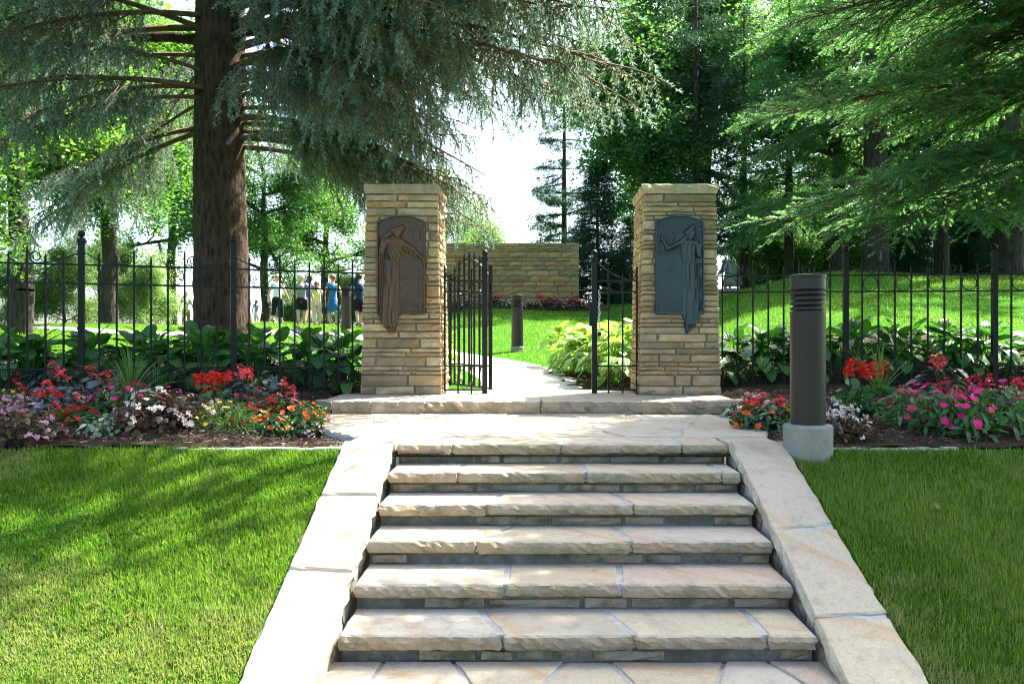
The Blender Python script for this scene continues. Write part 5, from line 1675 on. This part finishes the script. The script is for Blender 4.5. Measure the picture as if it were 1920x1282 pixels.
# flower bed at its foot
nb = MB()
m = sheet('wall_flower_bed', np.linspace(WX0 - .6, WX1 + 1.0, 24), np.linspace(26.9, 28.3, 8), MULCH, .05)
tag(m, kind='structure')
WB = [(850, 'wing', 'coral', 'red-flowered clump seen through the open gate leaf'), (880, 'wax_dark', 'white', 'white clump seen between the gate pickets'), (928, 'wing', 'coral', 'coral clump beside the gate post at the wall foot'), (945, 'wax_green', 'blush', 'pale clump right of the gate post at the wall foot'),
      (1000, 'wax_dark', 'blush', 'blush clump beyond the far bollard'), (1012, 'salvia', 'scarlet', 'scarlet clump at the middle of the wall foot'), (1035, 'wing', 'scarlet', 'dark-leaved clump near the wall end'), (1052, 'wax_dark', 'pink', 'bronze clump near the wall end'), (1078, 'wing', 'coral', 'coral clump at the wall end'), (1100, 'wax_dark', 'pink', 'pink clump past the wall end'), (965, 'variegated', None, 'grey-green clump behind the far bollard')]
for i, (u, k, c, lab) in enumerate(WB):
    y = 27.35 if k.startswith('wax') else 27.65
    bed_plant(k, at(u, y), y, c, lab, 1.5 if k.startswith('wax') else 1.25, .8)

# ------------------------------------------------------------------ people
SKIN = plainmat('skin', (.55, .33, .24), .5, 0, .4, .06)
def cloth(name, c, c2=None, scale=60):
    if c2 is None: return plainmat(name, c, .85, 0, .2, .12, 30)
    mm, nt, out = newmat(name)
    v, r = objvec(nt); n = noise(nt, v, scale, 3, .6)
    pbsdf(nt, out, ramp(nt, n, [(.44, c), (.54, c2)]), .85, 0, None, .2)
    return mm
def skinned(name, J, E, mat, parent):
    me = bpy.data.meshes.new(name)
    me.from_pydata([j[0] for j in J], E, [])
    o = bpy.data.objects.new(name, me); COL.objects.link(o)
    md = o.modifiers.new('skin', 'SKIN'); md.use_smooth_shade = True
    for i, j in enumerate(J):
        sv = me.skin_vertices[0].data[i]
        sv.radius = j[1] if isinstance(j[1], tuple) else (j[1], j[1]); sv.use_root = (i == 0)
    s2 = o.modifiers.new('sub', 'SUBSURF'); s2.levels = 1; s2.render_levels = 1
    dg = bpy.context.evaluated_depsgraph_get()
    m2 = bpy.data.meshes.new_from_object(o.evaluated_get(dg))
    bpy.data.objects.remove(o); m2.name = name
    return link(name, m2, parent, mat)
def person(x, y, H, rz, label, top, bottom, hair, hairlen=.0, sleeves=.5, legs='trousers', stride=.10, arm=.04, build=1.0, dz=0.0, armraise=0.0):
    """a walker seen from behind; local +y is the walking direction"""
    p = empty('person', (x, y, gz(x, y) + dz), rz, label, 'person', 'walkers on the lawn')
    b = build
    J = [((0, 0, .53), (.080 * b, .062 * b))]; E = []
    def add(co, rad, par):
        J.append((co, rad)); E.append((par, len(J) - 1)); return len(J) - 1
    w = add((0, 0, .62), (.070 * b, .055 * b), 0); c = add((0, .004, .73), (.086 * b, .060 * b), w); nb_ = add((0, 0, .815), (.050, .042), c)
    nk = add((0, .004, .855), (.032, .034), nb_); h1 = add((0, .010, .895), (.046, .050), nk); h2 = add((0, .012, .94), (.054, .060), h1); add((0, .006, .985), (.036, .040), h2)
    add((0, .070, .915), (.010, .012), h2)                                 # nose
    for s in (-1, 1):
        sh = add((s * .092 * b, 0, .80), .036 * b, nb_ if False else c)
        el = add((s * (.125 + arm) * b, -.02 * s * stride * 8 - .01, .645 + armraise * (s > 0) * .05), .026 * b, sh)
        wr = add((s * (.135 + arm * 1.3) * b, .05 + .06 * s * stride * 5 + armraise * (s > 0) * .08, .50 + armraise * (s > 0) * .14), .018, el)
        pm = add((s * (.138 + arm * 1.3) * b, .062 + .06 * s * stride * 5 + armraise * (s > 0) * .08, .465 + armraise * (s > 0) * .14), (.020, .012), wr)
        q = J[pm][0]
        for k, (dy, dl) in enumerate(((-.014, .036), (-.005, .044), (.005, .046), (.014, .040))): add((q[0], q[1] + dy, q[2] - dl), .0055, pm)
        add((q[0] - s * .010, q[1] + .022, q[2] - .014), .006, pm)
        add((s * .058, .005, .925), (.008, .012), h2)                      # ear
        hp = add((s * .048 * b, 0, .49), .060 * b, 0)
        f = s * stride
        kn = add((s * .050 * b, f * .55 + .012, .275), .040 * b, hp); an = add((s * .048, f - (.03 if f < 0 else 0), .05 + (.03 if f < -.05 else 0)), .024, kn)
        add((s * .052, f + .075 - (.02 if f < 0 else 0), .018), (.020, .016), an)
    J = [((q[0] * H, q[1] * H, q[2] * H), tuple(v * H for v in (r if isinstance(r, tuple) else (r, r)))) for q, r in J]
    skinned('body', J, E, SKIN, p)
    g_ = 1.10
    jt = lambda i: Vector(J[i][0])
    m = MB(); zs = [.50, .56, .63, .70, .76, .805, .825]; rx = [.098, .094, .090, .100, .108, .085, .050]; ry = [.082, .078, .072, .076, .076, .062, .045]
    m.tube([(0, .002 * H, z * H) for z in zs], [(a * H * b, c_ * H * b) for a, c_ in zip(rx, ry)], 14)
    for s, k in ((-1, 0), (1, 1)):
        sh, el = [i for i in range(len(J)) if abs(J[i][1][0] - .036 * b * H) < 1e-6][k], [i for i in range(len(J)) if abs(J[i][1][0] - .026 * b * H) < 1e-6][k]
        a, e = jt(sh), jt(el); a2 = a + Vector((-s * .03 * H, 0, .006 * H))
        if sleeves > 0: m.tube([a2, a + (e - a) * .15, a + (e - a) * sleeves], [.044 * H * b, .044 * H * b, .036 * H * b], 10)
    m.build('shirt', top, p, True)
    m = MB()
    m.tube([(0, 0, z * H) for z in (.455, .49, .53, .555)], [(.098 * H * b, .080 * H * b), (.103 * H * b, .086 * H * b), (.098 * H * b, .080 * H * b), (.088 * H * b, .070 * H * b)], 14)
    if legs == 'skirt':
        m.tube([(0, 0, z * H) for z in (.27, .38, .50)], [(.125 * H * b, .11 * H * b), (.112 * H * b, .095 * H * b), (.10 * H * b, .083 * H * b)], 14)
    else:
        kn_i = [i for i in range(len(J)) if abs(J[i][1][0] - .040 * b * H) < 1e-6]; an_i = [i for i in range(len(J)) if abs(J[i][1][0] - .024 * H) < 1e-6]; hp_i = [i for i in range(len(J)) if abs(J[i][1][0] - .060 * b * H) < 1e-6]
        for k in range(2):
            a, kk, an = jt(hp_i[k]), jt(kn_i[k]), jt(an_i[k])
            if legs == 'shorts': m.tube([a + Vector((0, 0, .02 * H)), a + (kk - a) * .5, a + (kk - a) * .88], [.062 * H * b, .062 * H * b, .060 * H * b], 12)
            else: m.tube([a + Vector((0, 0, .02 * H)), a + (kk - a) * .5, kk, kk + (an - kk) * (.92 if legs == 'trousers' else .62)], [.062 * H * b, .060 * H * b, .048 * H * b, .036 * H * b], 12)
    m.build(legs if legs != 'capris' else 'trousers', bottom, p, True)
    m = MB(); m.ball((0, .000, .948 * H), .066 * H, 14, 9, (.98, 1.0, .95))
    V = [v for v in m.V]
    # leave the face free
    V = [(v[0], min(v[1], .022 * H + (v[2] - .94 * H) * .6 if v[2] < .975 * H else v[1]), v[2]) for v in V]; m.V = V
    if hairlen: m.tube([(0, -.03 * H, .94 * H), (0, -.052 * H, (.90 - hairlen * .4) * H), (0, -.062 * H, (.88 - hairlen) * H)], [(.062 * H, .035 * H), (.066 * H, .03 * H), (.03 * H, .012 * H)], 10)
    m.build('hair', hair, p, True)
    m = MB()
    for i in [i for i in range(len(J)) if abs(J[i][1][0] - .024 * H) < 1e-6]:
        a = jt(i); m.tube([(a.x, a.y - .03 * H, a.z - .018 * H), (a.x, a.y + .02 * H, a.z - .022 * H), (a.x * 1.05, a.y + .095 * H, a.z - .034 * H)], [(.024 * H, .02 * H), (.028 * H, .022 * H), (.018 * H, .012 * H)], 8)
    m.build('shoes', cloth('shoe', (.12, .11, .10)), p, True)
    return p
HB = lambda n, c: plainmat(n, c, .6, 0, .4, .3, 40)
GREYH, BLONDE, BROWNH, DARKH, AUB = HB('grey_hair', (.42, .38, .33)), HB('blond_hair', (.42, .27, .12)), HB('brown_hair', (.10, .05, .025)), HB('dark_hair', (.03, .018, .012)), HB('auburn_hair', (.22, .09, .035))
PY = 26.5
person(at(349, 37), 37, 1.66, R(8), 'grey-haired walker alone in patterned white blouse and khaki trousers', cloth('white_print', (.72, .70, .68), (.25, .25, .3), 45), cloth('khaki', (.30, .24, .15)), GREYH, 0, .8)
person(at(481, 33), 33, 1.02, R(-5), 'small girl in blue top and pale skirt with long dark hair', cloth('slate_blue', (.12, .18, .30)), cloth('lilac_print', (.62, .56, .66), (.35, .3, .45), 40), DARKH, .18, .35, 'skirt', .03)
person(at(520, PY), PY, 1.63, R(-10), 'walker in pale mint sleeveless top and black capri trousers', cloth('mint', (.62, .74, .68)), cloth('black_cloth', (.012, .012, .014)), BLONDE, 0, .12, 'capris', .10, .06)
person(at(565, PY - .4), PY - .4, 1.62, R(6), 'walker in grey patterned tunic and black shorts', cloth('grey_print', (.30, .30, .30), (.12, .13, .13), 35), cloth('black_cloth2', (.014, .014, .016)), GREYH, 0, .55, 'shorts', .05, .05, 1.12)
person(at(581, PY + 2.2), PY + 2.2, 1.78, R(-8), 'man in bright blue shirt ahead of the group', cloth('royal_blue', (.03, .08, .42)), cloth('tan_cloth', (.35, .30, .24)), BROWNH, 0, .5, 'shorts', .07)
person(at(594, PY - .7), PY - .7, 1.42, R(10), 'girl in yellow top with long brown hair and floral trousers', cloth('yellow_cloth', (.66, .56, .22)), cloth('floral', (.70, .60, .55), (.55, .25, .22), 40), BROWNH, .17, .3, 'trousers', .05)
person(at(624, PY - .3), PY - .3, 1.68, R(-4), 'walker in plain blue dress with brown hair pinned up', cloth('teal_dress', (.02, .12, .30)), cloth('teal_dress2', (.02, .12, .30)), AUB, 0, .2, 'skirt', .09)
person(at(673, PY - 1), PY - 1, 1.72, R(30), 'boy in navy shirt and dark shorts half hidden by the pillar', cloth('navy', (.012, .025, .075)), cloth('dark_shorts', (.012, .012, .016)), DARKH, 0, .5, 'shorts', .06)

# ------------------------------------------------------------------ bent statue by the crest
sx, sy = at(1366, 28), 28.0
stt = empty('bent_statue', (sx, sy, CAMZ + (641 - 549) / F * 28), R(180), 'weathered grey statue of a stooping cloaked figure beside the pillar', 'statue')
m = MB(); m.lathe([(.55, -.6), (.56, .02), (.48, .10), (.30, .14)], 12); m.build('plinth', CONCRETE, stt)
J = [((0, 0, .62), (.16, .13)), ((-.04, .02, .85), (.17, .14)), ((.02, .06, 1.03), (.17, .13)), ((.12, .10, 1.10), (.07, .06)), ((.20, .12, 1.10), (.085, .09)), ((.26, .14, 1.06), (.06, .06)),
     ((.10, -.16, .98), (.07, .07)), ((.22, -.20, .78), (.055, .055)), ((.34, -.12, .66), (.04, .04)), ((.38, -.10, .62), (.03, .02)), ((.10, .24, .98), (.07, .07)), ((.22, .26, .78), (.055, .055)), ((.33, .18, .66), (.04, .04)), ((.37, .17, .62), (.03, .02)),
     ((.06, -.09, .52), (.10, .10)), ((.12, -.10, .33), (.07, .07)), ((.06, -.10, .13), (.05, .05)), ((.18, -.10, .12), (.045, .03)), ((.02, .11, .52), (.10, .10)), ((.05, .12, .33), (.07, .07)), ((-.04, .12, .13), (.05, .05)), ((.08, .12, .12), (.045, .03))]
E = [(0, 1), (1, 2), (2, 3), (3, 4), (4, 5), (2, 6), (6, 7), (7, 8), (8, 9), (2, 10), (10, 11), (11, 12), (12, 13), (0, 14), (14, 15), (15, 16), (16, 17), (0, 18), (18, 19), (19, 20), (20, 21)]
skinned('figure', J, E, STATUE, stt)
m = MB(); V = []; n = 18; prof = [(.10, 1.12, .06), (.19, 1.05, .02), (.235, .88, -.05), (.27, .66, -.09), (.31, .42, -.11), (.34, .24, -.12)]
for rr, zz, ox in prof:
    for k in range(n):
        a = R(55) + (math.tau - R(110)) * k / (n - 1); q = rr * (1 + .07 * math.sin(k * 2.3 + zz * 4))
        V.append((ox + q * math.cos(a) * 1.0, .04 + q * math.sin(a), zz))
Fc = [(i * n + k, i * n + k + 1, (i + 1) * n + k + 1, (i + 1) * n + k) for i in range(len(prof) - 1) for k in range(n - 1)]
c = link('cloak', py_mesh('cloak', V, Fc, True), stt, STATUE)
md = c.modifiers.new('thickness', 'SOLIDIFY'); md.thickness = .02

# ------------------------------------------------------------------ fallen leaves on the turf and mulch
DRY = plainmat('dry_leaf', (.20, .10, .045), .8, 0, .2, .3, 40)
_v, _t = leaf_grid(.055, .035, 4, 2, .5, -.35, .004, .45)
DLM = np_mesh('fallen_leaf', _v, _t, np.zeros(len(_v)))
for x, y, lab in [(-2.75, 4.62, 'dry brown leaf lying on the turf in mid-lawn beside the stairs'), (-2.05, 4.05, 'curled tan leaf lying on the turf low beside the stairs'), (2.55, 4.95, 'dry brown leaf lying on the bollard-side turf'), (3.3, 5.95, 'dry leaf lying on the bare mulch in front of the magenta flowers')]:
    o = link('fallen_leaf', DLM, None, DRY, (x, y, gz(x, y) + .055), (.2, -.2, x * 3)); tag(o, lab, 'leaf')
